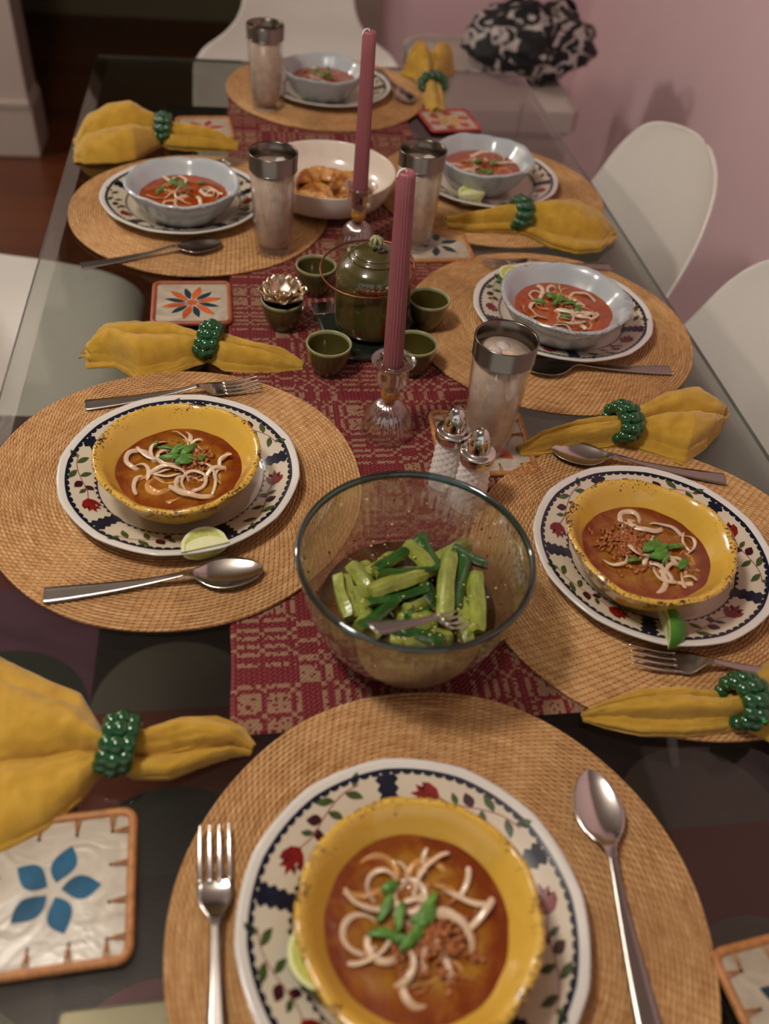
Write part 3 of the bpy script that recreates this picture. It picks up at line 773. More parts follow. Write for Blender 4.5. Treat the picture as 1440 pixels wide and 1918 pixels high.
rlab = {1: 'green glass bead ring around the large napkin at the left edge', 4: 'green glass bead ring at the lower right edge', 2: 'green glass bead ring around the napkin left of the tea cups', 3: 'green glass bead ring around the napkin right of the near tumbler',
        5: 'green bead ring around the far left napkin', 6: 'green bead ring around the napkin on the far right placemat', 7: 'green bead ring at the far right corner beside the far placemat'}
zn = {1: 0, 2: 0, 3: .0045, 4: .0045, 5: 0, 6: .005, 7: 0}
def napkin(k, stn):
    rd = random.Random(k*5+1); n = 110; nv = 64
    P = crv(stn, n); cx = sum(s[0]+s[2] for s in stn)/2/len(stn); cy = sum(s[1]+s[3] for s in stn)/2/len(stn)
    t = thing('cloth_napkin', (cx, cy, TZ), nlab[k], 'napkin', 0, 'mustard napkins')
    ph = [rd.random()*6.28 for _ in range(8)]; ri = RING[k][0]/(len(stn)-1)
    fan0 = math.hypot(stn[0][2]-stn[0][0], stn[0][3]-stn[0][1]) > math.hypot(stn[-1][2]-stn[-1][0], stn[-1][3]-stn[-1][1])
    def surf(lay, hs, grow, nm):
        v = []; f = []; n = 120; m = len(stn)-1
        kf = 2.0 if lay == 0 else (1.5 if lay == 1 else 2.5)
        fh = [.75+.5*rd.random() for _ in range(8)]; ph0 = ph[lay]
        for i in range(n):
            u = i/(n-1); t_ = u*m; a = min(int(t_), m-1); w = t_-a
            ax, ay, bx, by, h = [p*(1-w)+q*w for p, q in zip(stn[a], stn[a+1])]
            h = max(h, .004)*hs; near = math.exp(-((u-ri)/.07)**2); uf = (1-u) if fan0 else u      # 1 at the open fan
            A = Vector((ax-cx, ay-cy, 0)); B = Vector((bx-cx, by-cy, 0)); D = B-A; A -= D*grow*.5; D *= 1+grow
            i0 = max(a-0, 0); c0 = Vector((stn[a][0]+stn[a][2], stn[a][1]+stn[a][3], 0)); c1 = Vector((stn[a+1][0]+stn[a+1][2], stn[a+1][1]+stn[a+1][3], 0)); ax_ = (c1-c0).normalized()*(-1 if fan0 else 1)
            tipf = sstep(0, .16, u if not fan0 else 1-u)
            for j in range(nv):
                q = j/(nv-1); th = 2*PI*kf*q + ph0 + 1.5*(u-ri)
                lat = .13/kf*2*math.sin(th)*(.55+.45*near)*math.sin(PI*q)**.5
                fi = int((th+PI)/(2*PI)) % 8
                c = math.cos(th); c = math.copysign(abs(c)**.75, c)
                edge = .22 + .78*math.sin(PI*q)**.45
                z = h*edge*(.50 + .34*c*fh[fi]*(.5+.5*tipf) + .16*math.sin(PI*q))
                p = A + D*(q + lat)
                g = Vector((A.x+D.x*q, A.y+D.y*q, lay*3.1))
                # pinched creases that run along the cloth away from the ring
                rg = Vector((u*5, q*9, lay+k*2))
                z += (.0040*noise.noise(rg) + .0030*(.35-abs(noise.noise(rg*2.1)))) * (1-.5*near) * edge * min(1, h/.02)
                z += .0012*noise.noise(g*130)
                p += ax_*(.010*noise.noise(Vector((q*4+lay*5, k, 0)))+.004*(lay-1))*sstep(.9, 1, uf)
                hem = math.exp(-((uf-.90)/.012)**2); z -= .0012*hem
                v.append((p.x, p.y, max(.0006+.0012*(2-lay), z)+zn[k]))
        for i in range(n-1):
            for j in range(nv-1):
                a = i*nv+j; f.append((a, a+nv, a+nv+1, a+1))
        o = obj(nm, mesh(nm, v, f, MUSTARD), t)
        so = o.modifiers.new('thickness', 'SOLIDIFY'); so.thickness = .0012; so.offset = -1
    surf(0, 1.12, .02, 'outer_fold')
    surf(1, .66, .05, 'inner_fold')
    surf(2, .36, .0, 'inner_fold')
def cluster_me():
    mb = MB()
    for q in (-1, 0, 1): mb.ball((q*.0078, (.0012 if q else 0), -.0010 if q else .0016), .0072, 16, 12, sc=(1, 1, .92))
    return mb.me('bead_cluster', BEAD)
CM = cluster_me()
for k, stn in NS.items():
    napkin(k, stn)
    i, rr = RING[k]; ax, ay, bx, by, h = stn[i]
    a0, b0 = stn[max(i-1, 0)], stn[min(i+1, len(stn)-1)]
    d = Vector((b0[0]+b0[2]-a0[0]-a0[2], b0[1]+b0[3]-a0[1]-a0[3], 0)).normalized()
    cx, cy = (ax+bx)/2, (ay+by)/2; W = math.hypot(bx-ax, by-ay)/2
    ra = max(W+.004, .019); rb = max(.0135, h/2+.002); zc = rb+.0062
    # leans a little along the napkin
    t = thing('napkin_ring', (cx, cy, TZ+zn[k]), rlab[k], 'napkin ring', math.atan2(d.y, d.x), 'green bead napkin rings')
    path = []; M = 10
    for j in range(M):
        a = 2*PI*j/M+.2; path.append(Vector((.004*math.sin(a), ra*math.cos(a), zc + rb*math.sin(a))))
    MB().tube(path, .0009, 6, closed=True).build('cord', CORD, t)
    for j, p in enumerate(path):
        a = 2*PI*j/M+.2
        c = obj('bead_cluster', CM, t); c.location = p
        c.rotation_euler = (a-PI/2, 0, 0)

# ------------------------------------------------------------------ tumblers
def tumbler(x, y, z, label, full=True, seed=1):
    rd = random.Random(seed)
    t = thing('tumbler', (x, y, z), label, 'glass', rd.random()*3, 'silver banded tumblers')
    R1, R2, H = .0325, .0262, .140
    rr = lambda zz: R2 + (R1-R2)*zz/H
    prof = [(0, .0), (R2-.003, .0), (R2, .002)] + [(rr(zz), zz) for zz in (.01, .04, .08, .12, H-.001)] + [(R1-.0008, H), (R1-.0018, H-.001)] + [(rr(zz)-.0018, zz) for zz in (.12, .08, .04, .014)] + [(R2-.005, .011), (0, .0105)]
    MB().lathe(prof, 64).build('glass_wall', TUMB, t)
    MB().lathe([(R1+.0003-.0004, .1175), (rr(.118)+.0004, .1180), (R1+.0004, H-.001), (R1-.0006, H+.0003), (R1-.0021, H-.001), (rr(.118)-.0022, .118)], 64).build('silver_band', BAND, t)
    w = MB(); lv = .121
    w.lathe([(0, .0125), (R2-.0055, .0125), (rr(.02)-.0022, .018), (rr(.06)-.0022, .06), (rr(lv)-.0022, lv), (0, lv)], 64); w.build('iced_drink', DRINK, t)
    for k in range(5):
        a = k*1.9+seed; r_ = .012; zz = [.116, .120, .100, .095, .112][k]
        m = Matrix.Translation((r_*math.cos(a), r_*math.sin(a), zz)) @ Matrix.Rotation(a*1.3, 4, 'Z') @ Matrix.Rotation(.5+k, 4, 'X')
        MB().box((-.009, -.008, -.008), (.009, .008, .008), mat=m, bev=.0035).build('ice_cube', ICE, t, smooth=True)
    return t
tumbler(.2575, .7215, TZ+.0075, 'near tumbler of iced drink with silver rim beside the salt and pepper shakers', seed=1)
tumbler(.041, 1.150, MTOP, 'tumbler with silver rim on the far left placemat', seed=2)
tumbler(.0475, 1.668, MTOP, 'tumbler with silver rim on the placemat at the far end', seed=3)
tumbler(.2440, 1.170, TZ+.0075, 'tumbler with silver rim half hidden behind the near candle', seed=4)

# ------------------------------------------------------------------ candlesticks
def candlestick(x, y, lab, clab, lean, htop):
    t = thing('candlestick', (x, y, TZ+.0025), lab, 'candle holder', 0, 'glass candlesticks')
    rib = lambda r, z, a: (r*(1+.035*math.sin(24*a)), z)
    bell = crv([(.0292, .0005), (.0288, .006), (.0265, .016), (.0225, .028), (.0165, .037), (.009, .0425), (.0035, .044)], 20)
    inn = [(r-.0013 if r > .004 else r*.5, z-.0006 if z > .002 else z) for r, z in bell[::-1]]
    MB().lathe(bell + inn, 96, fn=rib).build('bell_foot', CGLASS, t)
    MB().ball((0, 0, .0535), .0108, 24, 16).build('amber_ball', AMBER, t)
    cup = crv([(.003, .063), (.010, .0635), (.0165, .068), (.0178, .078), (.0178, .088), (.0205, .0935), (.0238, .0965)], 22)
    MB().lathe(cup + [(r-.0012, z+.0004) for r, z in cup[::-1]], 64).build('cup', CGLASS, t)
    soc = [(.0118, .066), (.0122, .09), (.0128, .0925), (.0116, .0925), (.0112, .068)]
    MB().lathe(soc, 48).build('socket', CGLASS, t)
    c = thing('taper_candle', (x, y, TZ+.0675), clab, 'candle', lean, 'pink taper candles')
    H = htop-.067
    prof = [(0, 0), (.0096, 0), (.0105, .004)] + [(.0105-.0022*u, .004+(H-.006)*u) for u in [i/8 for i in range(1, 9)]] + [(.0072, H), (.0050, H+.0006), (.0040, H-.0006), (.0018, H-.0004), (0, H)]
    MB().lathe(prof, 120, fn=lambda r, z, a: (r*(1+.045*math.cos(20*a)*(1 if .003 < z < H-.001 else .3)), z)).build('wax', CANDLE, c)
    MB().tube(crv([(0, 0, H-.0008), (-.001, .001, H+.002), (-.004, -.001, H+.0022), (-.0072, -.002, H+.0006), (-.0088, -.003, H-.004)], 14), .0008, 6).build('wick', WICK, c)
candlestick(.151, .752, 'glass candlestick with amber ball and ribbed foot in front of the teapot', 'fluted pink taper candle standing before the teapot', (.0, -.03, 0), .300)
candlestick(.160, 1.160, 'glass candlestick with amber ball behind the teapot', 'fluted pink taper candle behind the teapot, before the dumplings', (0, -.005, 0), .292)

# ------------------------------------------------------------------ teapot, cups, trivet
tp = thing('teapot', (.1535, .945, TZ+.0135), 'olive green ceramic teapot with copper wire handle', 'teapot', .1)
body = crv([(0, .002), (.030, .002), (.041, .004), (.045, .010), (.0465, .03), (.0465, .06), (.0455, .076), (.041, .087), (.032, .095), (.0275, .0965)], 40)
n = N('painted celadon body'); tc = n.obj(); nz = n.noise(26, 3, None, .6, .4)
sp_ = n.n('SeparateXYZ'); n.l(tc, sp_.inputs[0])
low = n.ramp(sp_.outputs[2], [(.0, 1.0), (.045, 0.0)])
flower = n.math('GREATER_THAN', n.math('ADD', nz, n.math('MULTIPLY', low, .12)), .66)
c = n.mix(flower, n.ramp(n.noise(9), [(.3, lin('3a3616')), (.7, lin('4f4822'))]), lin('5e2a14'))
MB().lathe([(max(r, 0), z) for r, z in body], 72).build('body', n.done(n.bsdf(c, .12, None, Coat_Weight=.6, Coat_Roughness=.05)), tp)
lid = MB().lathe(crv([(.0300, .0955), (.0305, .098), (.0275, .1005), (.0262, .1015), (.0255, .1035), (.018, .1075), (.006, .1095), (0, .1098)], 30), 60).build('lid', CELADON, tp)
kn = MB()
for q in range(3):
    a = q*2.1; kn.tube([(.0075*math.cos(s)*math.cos(a) , .0075*math.cos(s)*math.sin(a), .1155+.0065*math.sin(s)) for s in [2*PI*i/16 for i in range(16)]], .0021, 8, closed=True)
kn.build('knob', CELADON_L, lid)
MB().tube(crv([(.012, -.009, .1086), (.004, -.013, .1085), (-.004, -.008, .1089), (.004, -.004, .1094), (.010, -.007, .1089)], 30), .0022, 6, flat=.3).build('painted_stroke', simple('black brush stroke', '0c0b08', .15), lid)
for ang in (-1.25, 1.9):
    lug = MB().tube(crv([(.0435, -.008, .080), (.050, -.006, .083), (.052, 0, .084), (.050, .006, .083), (.0435, .008, .080)], 16), .0026, 8)
    lug.build('lug', CELADON_L, tp, rot=ang)
hp = []
for i in range(40):
    a = 2*PI*i/40
    rx = .0545 + .008*math.cos(a-2.9); hp.append((rx*math.cos(a)*1.05, rx*math.sin(a)*.86-.003, .083+.012*math.cos(a-1.3)))
MB().tube(hp, .0013, 8, closed=True).build('wire_handle', COPPER, tp)
cl = []
for i in range(60):
    a = -2.2+1.6*i/60; cl.append((.0530*math.cos(a)+.0018*math.cos(i*1.3), .0475*math.sin(a)-.003+.0018*math.cos(i*1.3), .080+.0018*math.sin(i*1.3)))
MB().tube(cl, .0009, 6).build('wire_coil', COPPER, tp)
sp = MB().tube(crv([(.042, 0, .045), (.052, 0, .050), (.060, 0, .062), (.066, 0, .074)], 16), lambda u: .009-.004*u, 14).build('spout', CELADON, tp, rot=1.2)
tv = thing('trivet', (.1535, .945, TZ+.002), 'square mirrored trivet with silver corners under the teapot', 'trivet', .12)
MB().box((-.061, -.061, 0), (.061, .061, .0095), bev=.003).build('glass_slab', simple('dark green glass', '1c241c', .08, .1, 8, Coat_Weight=1.0), tv, smooth=False)
for sx in (-1, 1):
    for sy in (-1, 1):
        m = MB().box((min(sx*.064, sx*.036), min(sy*.064, sy*.036), .0098), (max(sx*.064, sx*.036), max(sy*.064, sy*.036), .011), bev=.0004)
        m.build('silver_corner', metal('mirror silver', 'd8c6c6', .1), tv, smooth=False)
cp = [(0, .0015), (.012, .0015), (.0135, .0), (.0155, .0), (.0165, .003), (.0215, .012), (.0250, .025), (.0268, .0385), (.0266, .0402), (.0252, .0403), (.0243, .038), (.0222, .024), (.017, .011), (.009, .006), (0, .0055)]
def cup_me():
    mb = MB().lathe(crv(cp, 48), 60)
    for fi in range(len(mb.f)):
        z = sum(mb.v[i].z for i in mb.f[fi])/4
        if z > .0365: mb.mi[fi] = 1
    return mb.me('tea_cup', [CELADON, CELADON_L])
CUPM = cup_me()
cups = [(.0925, 1.045, 'olive green tea cup behind left of the teapot'), (.2290, .958, 'olive green tea cup right of the teapot on the straw placemat edge'), (.0945, .866, 'olive green tea cup at the front left of the teapot'), (.1975, .866, 'olive green tea cup half hidden behind the near candle'), (.0450, .962, 'olive green tea cup holding a silver lotus')]
for i, (x, y, l) in enumerate(cups):
    tag(obj('tea_cup', CUPM, None, (x, y, TZ+.0026 + (.004 if i == 1 else 0)), i), l, 'cup', 'olive green tea cups')
lo = thing('lotus_candle_holder', (.0450, .962, TZ+.0026+.0400), 'silver lotus tealight holder resting in a tea cup', 'candle holder')
for lay, (n_p, rin, rout, up) in enumerate(((8, .006, .031, .010), (7, .005, .024, .016))):
    for k in range(n_p):
        v = []; f = []; nu, nv_ = 9, 7; a0 = 2*PI*(k+.5*lay)/n_p
        for i in range(nu):
            u = i/(nu-1)
            for j in range(nv_):
                w = j/(nv_-1)*2-1; wid = .0125*math.sin(PI*(.12+.80*u))**.8
                r_ = rin+(rout-rin)*u - .003*w*w*u; lx = r_; ly = w*wid; lz = up*u**1.8 + .004*w*w*u + .0004*math.sin(w*9)
                v.append((lx*math.cos(a0)-ly*math.sin(a0), lx*math.sin(a0)+ly*math.cos(a0), lz+.0012+lay*.001))
        for i in range(nu-1):
            for j in range(nv_-1): q = i*nv_+j; f.append((q, q+nv_, q+nv_+1, q+1))
        o = MB().add(v, f).build('petal', SILVER, lo); so = o.modifiers.new('t', 'SOLIDIFY'); so.thickness = .0008
MB().lathe([(0, .0), (.012, .0), (.013, .003), (.006, .006), (0, .006)], 30).build('centre', SILVER, lo)

# ------------------------------------------------------------------ shakers
def shaker(x, y, label, rz):
    t = thing('shaker', (x, y, TZ+.0024), label, 'shaker', rz, 'milk glass shakers')
    def hob(r, z, a):
        q = math.cos(10*a)*math.cos(z*2*PI/.0085)
        return r*(1+.065*max(0, q)*sstep(.003, .008, z)*(1-sstep(.058, .062, z))), z
    MB().lathe(crv([(0, 0), (.0165, 0), (.0180, .002), (.0172, .02), (.0160, .04), (.0155, .056), (.0165, .061), (.0150, .064)], 60), 120, fn=hob).build('glass_body', MILK, t)
    cap = MB().lathe(crv([(.0170, .060), (.0180, .0615), (.0182, .069), (.0172, .0715), (.0145, .0725), (.0122, .0735), (.0118, .0765), (.0110, .083), (.0090, .0905), (.0055, .0965), (.0022, .0985), (0, .0988)], 44), 48).build('cap', CHROME, t)
    for k in range(6):
        a = k*PI/3; h = MB().lathe([(0, .0002), (.0007, .0002), (.0009, -.0002)], 10)
        o = h.build('hole', DOT, cap); o.matrix_local = Matrix.Translation((.0091*math.cos(a), .0091*math.sin(a), .0905)) @ Vector((math.cos(a), math.sin(a), .55)).to_track_quat('Z', 'Y').to_matrix().to_4x4()
shaker(.2035, .668, 'milk glass shaker with chrome cap, the one farther back left', .2)
shaker(.2215, .6345, 'milk glass shaker with chrome cap, the nearer one at the cucumber bowl rim', .9)

# ------------------------------------------------------------------ glass bowl with cucumber salad
BX, BY = .1300, .4700
gb = thing('mixing_bowl', (BX, BY, TZ+.0025), 'large ribbed clear glass mixing bowl of cucumbers on the runner', 'bowl')
outer = crv([(0, .0005), (.040, .0005), (.050, .002), (.062, .010), (.074, .024), (.084, .045), (.0905, .068), (.0945, .090), (.0960, .103)], 40)
inner = crv([(.0925, .103), (.0910, .090), (.0872, .068), (.0808, .046), (.0705, .026), (.058, .0125), (.046, .0065), (.03, .0055), (0, .0055)], 40)
def rib(r, z, a): return (r*(1-.009*abs(math.cos(30*a))*sstep(.02, .035, z)*(1-sstep(.090, .096, z)) if r < .0938 else r), z)
MB().lathe(outer, 240).build('bowl_wall', BGLASS, gb)
MB().lathe(inner, 480, fn=lambda r, z, a: (r*(1-.022*abs(math.cos(36*a))*sstep(.018, .03, z)*(1-sstep(.088, .094, z))), z)).build('ribbed_lining', BGLASS, gb)
MB().lathe([(.0960, .1030), (.0980, .1048), (.0984, .1075), (.0972, .1094), (.0950, .1096), (.0935, .1078), (.0932, .1045), (.0945, .1028), (.0960, .1030)], 160).build('rim', TEAL, gb)
dr = MB().lathe([(0, .0062), (.045, .0068), (.057, .0135), (.0695, .0265), (.0770, .0385), (0, .0385)], 90).build('soy_dressing', DRESS, None, (BX, BY, TZ+.0025))
tag(dr, 'brown soy and chili dressing pooled at the bottom of the glass bowl', 'dressing')
spears = [((0.0827, 0.5134), (0.1002, 0.4792)), ((0.0981, 0.5032), (0.1254, 0.5277)), ((0.1051, 0.5028), (0.1547, 0.5429)), ((0.1375, 0.5299), (0.1569, 0.4973)), ((0.1506, 0.5359), (0.1646, 0.5)), ((0.1585, 0.5094), (0.1994, 0.5407)), ((0.1837, 0.5276), (0.2108, 0.5099)), ((0.1728, 0.5087), (0.1564, 0.4411)), ((0.1897, 0.5078), (0.1709, 0.4573)), ((0.1954, 0.4886), (0.1863, 0.4308)), ((0.1766, 0.4654), (0.1757, 0.4232)), ((0.1063, 0.4935), (0.167, 0.4999)), ((0.0969, 0.473), (0.1469, 0.4948)), ((0.0936, 0.4645), (0.1468, 0.4795)), ((0.0648, 0.4958), (0.0704, 0.4549)), ((0.0708, 0.4986), (0.0771, 0.4574)), ((0.0817, 0.4829), (0.0899, 0.451)), ((0.0814, 0.4344), (0.117, 0.4664)), ((0.1139, 0.4633), (0.1273, 0.4429)), ((0.1043, 0.4412), (0.1513, 0.4248)), ((0.1312, 0.4423), (0.1506, 0.4471)), ((0.1244, 0.4569), (0.1449, 0.4677)), ((0.0801, 0.4486), (0.0945, 0.4312)), ((0.1472, 0.4851), (0.1572, 0.4582)), ((0.0904, 0.5194), (0.0984, 0.5036)), ((0.1492, 0.5427), (0.1561, 0.5361))]
SZ = [.052, .050, .056, .060, .056, .052, .052, .064, .057, .058, .050, .058, .062, .054, .054, .050, .052, .057, .046, .050, .053, .050, .048, .050, .046, .054]
SROLL = [.3, 2.6, .5, 3.0, 2.9, .2, 3.1, .3, 2.8, .4, 2.6, 2.2, .5, 2.4, .9, 2.2, .2, 2.9, 1.2, 3.0, .4, 1.5, 2.0, 2.7, .8, 3.0]
def spear(a, b_, z, roll, i):
    a = Vector((a[0]-BX, a[1]-BY, z)); b_ = Vector((b_[0]-BX, b_[1]-BY, z-.004))
    c = (a+b_)/2; c2 = Vector((c.x*.93, c.y*.93, c.z)); d = b_-a; L = d.length*1.06
    rd = random.Random(i); R = rd.uniform(.0086, .0104); t = thing('cucumber_spear', (BX+c2.x, BY+c2.y, TZ+.0025+c2.z), CLAB.get(i, 'smashed cucumber spear in brown dressing inside the glass bowl'), 'cucumber', 0, 'cucumber spears in the glass bowl')
    t.rotation_euler = (d.to_track_quat('X', 'Z').to_matrix() @ Matrix.Rotation(roll, 3, 'X')).to_euler()
    n_ = 14; flesh = MB(); peel = MB(); v = []; f = []; pv = []; pf = []
    half = .98; K = 9
    for s in range(n_):
        u = s/(n_-1); x = (u-.5)*L; tap = (math.sin(PI*min(.5, .24+u*2.6))*math.sin(PI*min(.5, .20+(1-u)*3.0)))**.5
        bend = -.0025*(2*u-1)**2
        w = .0006*math.sin(u*9+i)
        for j in range(K):                    # peel arc underneath (local -z), flesh up
            q = -half+2*half*j/(K-1); v.append((x, R*tap*math.sin(q)+w, -R*tap*math.cos(q)+R*.55+bend)); 
            pv.append((x, (R*tap+.0005)*math.sin(q)+w, -(R*tap+.0005)*math.cos(q)+R*.55+bend))
        v.append((x, R*.40*tap, R*.40+bend+.0002*math.sin(u*5+i))); v.append((x, 0, R*.62+bend+.0003*math.sin(u*5+i))); v.append((x, -R*.40*tap, R*.40+bend))
    m = K+3
    for s in range(n_-1):
        for j in range(m): f.append((s*m+j, s*m+(j+1) % m, (s+1)*m+(j+1) % m, (s+1)*m+j))
        for j in range(K-1): pf.append((s*K+j, (s+1)*K+j, (s+1)*K+j+1, s*K+j+1))
    f += [tuple(range(m-1, -1, -1)), tuple((n_-1)*m+j for j in range(m))]
    flesh.add(v, f).build('flesh', CUKE, t, smooth=False); peel.add(pv, pf).build('peel', PEEL, t)
CLAB = {0: 'pale cucumber spear slanting at the upper left of the glass bowl', 2: 'long cucumber spear at the back of the bowl slanting up right', 5: 'pale cucumber spear pointing up right at the back right of the bowl', 6: 'dark green cucumber spear at the right back of the bowl',
        7: 'pale upright cucumber stick lying on top right of centre', 9: 'pale cucumber spear standing at the right side of the bowl', 11: 'dark green cucumber spear lying crosswise at the middle of the bowl', 12: 'pale cucumber spear just below the crosswise green one',
        14: 'cucumber spear at the far left wall of the bowl', 17: 'glossy dark green cucumber spear at the lower left', 19: 'dark green cucumber spear along the front above the serving fork'}
for i, ((a, b_), z, r) in enumerate(zip(spears, SZ, SROLL)): spear(a, b_, z-.002, [0, .5, 2.4, .3, 2.9, .2, 2.7, .25, 2.5, .35, .8, 2.3, .2, 2.6, 1.0, .4, .2, 2.6, .4, 2.8, .2, 1.4, .7, 2.6, .5, 2.9][i], i)
# hidden lower layer that carries them
rdl = random.Random(5)
for i in range(22):
    a = rdl.uniform(0, 6.28); r_ = rdl.uniform(.0, .05); h = rdl.uniform(0, 3.14); c = Vector((BX+r_*math.cos(a), BY+r_*math.sin(a))); dv = Vector((math.cos(h), math.sin(h)))*.020
    spear(tuple(c-dv), tuple(c+dv), rdl.uniform(.030, .046), rdl.uniform(0, 3), 40+i)
fl = MB(); sm = MB(); rdf = random.Random(11)
for i in range(70):                                   # bits clinging to the wall of the bowl
    z = rdf.uniform(.045, .098); a = rdf.uniform(0, 2*PI)
    rr_ = .0805 + (z-.046)*.21 - .0008; p = (rr_*math.cos(a), rr_*math.sin(a), z)
    (fl if i % 3 else sm).ball(p, rdf.uniform(.0006, .0013), 6, 4, sc=(1, 1, 1.4))
for i in range(150):                                  # bits scattered over the spears
    a = rdf.uniform(0, 2*PI); r_ = .068*math.sqrt(rdf.random()); k = i % 2
    (fl if i % 3 == 0 else sm).ball((r_*math.cos(a), r_*math.sin(a), rdf.uniform(.050, .062)), rdf.uniform(.0005, .0011), 6, 4, sc=(1.2, 1, .6))
tag(fl.build('chili_flakes', CHILI, None, (BX, BY, TZ+.0025)), 'dark red chili flakes clinging to the glass bowl and cucumbers', 'chili flakes', None, 'stuff')
tag(sm.build('garlic_bits', SESAME, None, (BX, BY, TZ+.0025)), 'pale garlic and sesame bits scattered over the cucumbers', 'garlic', None, 'stuff')
sf = dup(fk0, (.1560, .4080+.02, TZ+.062), (0, -.62, math.atan2(-.035, -.066)), 'serving fork with its handle leaning over the front rim of the glass bowl', None, 'serving cutlery')
sf.name = 'serving_fork'; del sf['group']; sf.scale = (.62, .8, .8); sf.location = (.166, .4330, TZ+.0625); sf.rotation_euler = (0, -.60, math.atan2(-.048, -.076))

# ------------------------------------------------------------------ serving bowl of dumplings
SX, SY = .1290, 1.307
sv = tag(MB().lathe(crv([(0, .006), (.05, .006), (.078, .011), (.092, .024), (.0985, .042), (.1005, .0475), (.1025, .048), (.103, .046), (.0985, .028), (.088, .010), (.066, .002), (.06, 0), (.055, 0), (.052, .003), (0, .003)], 60), 96).build('serving_bowl', WHITEC, None, (SX, SY, TZ+.0085)), 'wide white serving bowl of dumplings behind the teapot', 'bowl')
def dump_me(seed):
    rd = random.Random(seed); v = []; f = []; nu, nv_ = 26, 16; L = .062
    for i in range(nu):
        u = i/(nu-1); x = (u-.5)*L; tap = math.sin(PI*(.03+.94*u))**.55
        cy = -.014*(2*u-1)**2
        for j in range(nv_):
            a = 2*PI*j/nv_; y = .0135*tap*math.cos(a); z = .0115*tap*math.sin(a)
            if math.sin(a) > .3: y *= .55; z *= 1.35; y += .0022*math.sin(u*46)*(math.sin(a)-.3)
            v.append((x, y+cy, z*(1 if z > 0 else .55)+.007))
    for i in range(nu-1):
        for j in range(nv_): f.append((i*nv_+j, i*nv_+(j+1) % nv_, (i+1)*nv_+(j+1) % nv_, (i+1)*nv_+j))
    f += [tuple(range(nv_-1, -1, -1)), tuple((nu-1)*nv_+j for j in range(nv_))]
    return MB().add(v, f).me('dumpling', DUMP)
DM = [dump_me(i) for i in range(3)]
dpos = [(-.045, -.045, .3), (-.012, -.052, 2.8), (.026, -.048, .5), (.055, -.020, 1.3), (-.055, -.008, 1.5), (-.020, -.012, .2), (.018, -.010, 2.6), (-.045, .030, .9), (-.008, .028, .1), (.030, .026, 2.9), (.056, .020, 1.8), (-.015, .055, .2), (-.035, .005, .6), (.005, .006, 2.9), (.030, .000, .4)]
for i, (x, y, r) in enumerate(dpos):
    z = .0150 if i < 12 else .030
    tag(obj('dumpling', DM[i % 3], None, (SX+x*.88, SY+y*.88, TZ+z), (rdl.uniform(-.35, .35), rdl.uniform(-.2, .2), r)), 'browned pan fried dumpling in the white serving bowl' if i < 12 else ('browned dumpling on top of the pile, left', 'browned dumpling on top of the pile, middle', 'browned dumpling on top of the pile, right')[i-12], 'dumpling', 'pan fried dumplings')

# ------------------------------------------------------------------ coasters
def coaster(x, y, rz, half, petals, label, dots=True, rim=RATTAN, base=CAPIZ):
    t = thing('coaster', (x, y, TZ+.0003), label, 'coaster', rz, 'shell inlay coasters')
    inl = MB().box((-half+.003, -half+.003, .0005), (half-.003, half-.003, .0045))
    def dec(poly, m):
        n_ = len(poly); cx = sum(p[0] for p in poly)/n_; cy = sum(p[1] for p in poly)/n_
        inl.add([(a, b_, .0047) for a, b_ in poly]+[(cx, cy, .0049)], [(j, (j+1) % n_, n_) for j in range(n_)], m)
    mats_ = [base]
    for (n_p, m, r0, r1, w, ph) in petals:
        mats_.append(m); mi_ = len(mats_)-1
        for k in range(n_p):
            a = 2*PI*k/n_p+ph; pts = []
            for i in range(10):
                u = i/9; pts.append((r0+(r1-r0)*u, w/2*math.sin(PI*u**.85)))
            for i in range(8, 0, -1):
                u = i/9; pts.append((r0+(r1-r0)*u, -w/2*math.sin(PI*u**1.1)))
            dec([(p*math.cos(a)-q*math.sin(a), p*math.sin(a)+q*math.cos(a)) for p, q in pts], mi_)
    inl.build('shell_inlay', mats_, t, smooth=False)
    fr = MB(); c = .008; P = []
    for (sx, sy, a0) in ((1, 1, 0), (-1, 1, PI/2), (-1, -1, PI), (1, -1, 1.5*PI)):
        for i in range(6):
            a = a0+PI/2*i/5; P.append((sx*(half-c)+c*math.cos(a), sy*(half-c)+c*math.sin(a), .0042))
    fr.tube(P, .0034, 10, closed=True)
    # wrapping turns along the cane
    fr.build('cane_frame', rim, t)
    if dots:
        m_ = half-.005
        for side in range(4):
            for q in (-.72, -.25, .25, .72):
                pg = MB(); dt = MB()
                if 1:
                    p0 = Vector((q*half, half-.001, .0060)); p1 = Vector((q*half, half-.013, .0052))
                    rz_ = Matrix.Rotation(side*PI/2, 3, 'Z')
                    for dx in (-.0011, .0011): pg.tube([rz_ @ (p0+Vector((dx*1.6, 0, 0))), rz_ @ ((p0+p1)/2+Vector((dx, 0, .0006))), rz_ @ (p1+Vector((dx*.2, 0, 0)))], .0007, 6)
                    pd = rz_ @ Vector((q*half, half-.0145, .0050)); dt.ball(pd, .0012, 8, 4, sc=(1, 1, .4))
                ps = pg.build('cane_stitch', rim, t); dt.build('peg_hole', DOT, ps)
coaster(-.1440, .2660, .04, .052, [(5, BLUEP, .005, .032, .017, 1.25)], 'shell coaster with a blue five petal flower at the lower left')
coaster(.3640, .1340, .12, .052, [(4, TEALP, .004, .040, .017, .9), (4, GOLDP, .006, .034, .015, 1.75)], 'shell coaster with dark leaf and yellow petals at the lower right corner')
coaster(-.0690, 1.0130, .02, .048, [(6, ORANGEP, .006, .040, .0105, .26), (6, TEALP, .008, .036, .0085, .78), (8, ORANGEP, 0, .007, .006, 0)], 'coaster with orange and dark petals above the napkin left of the lotus cup', False, PINKTILE)
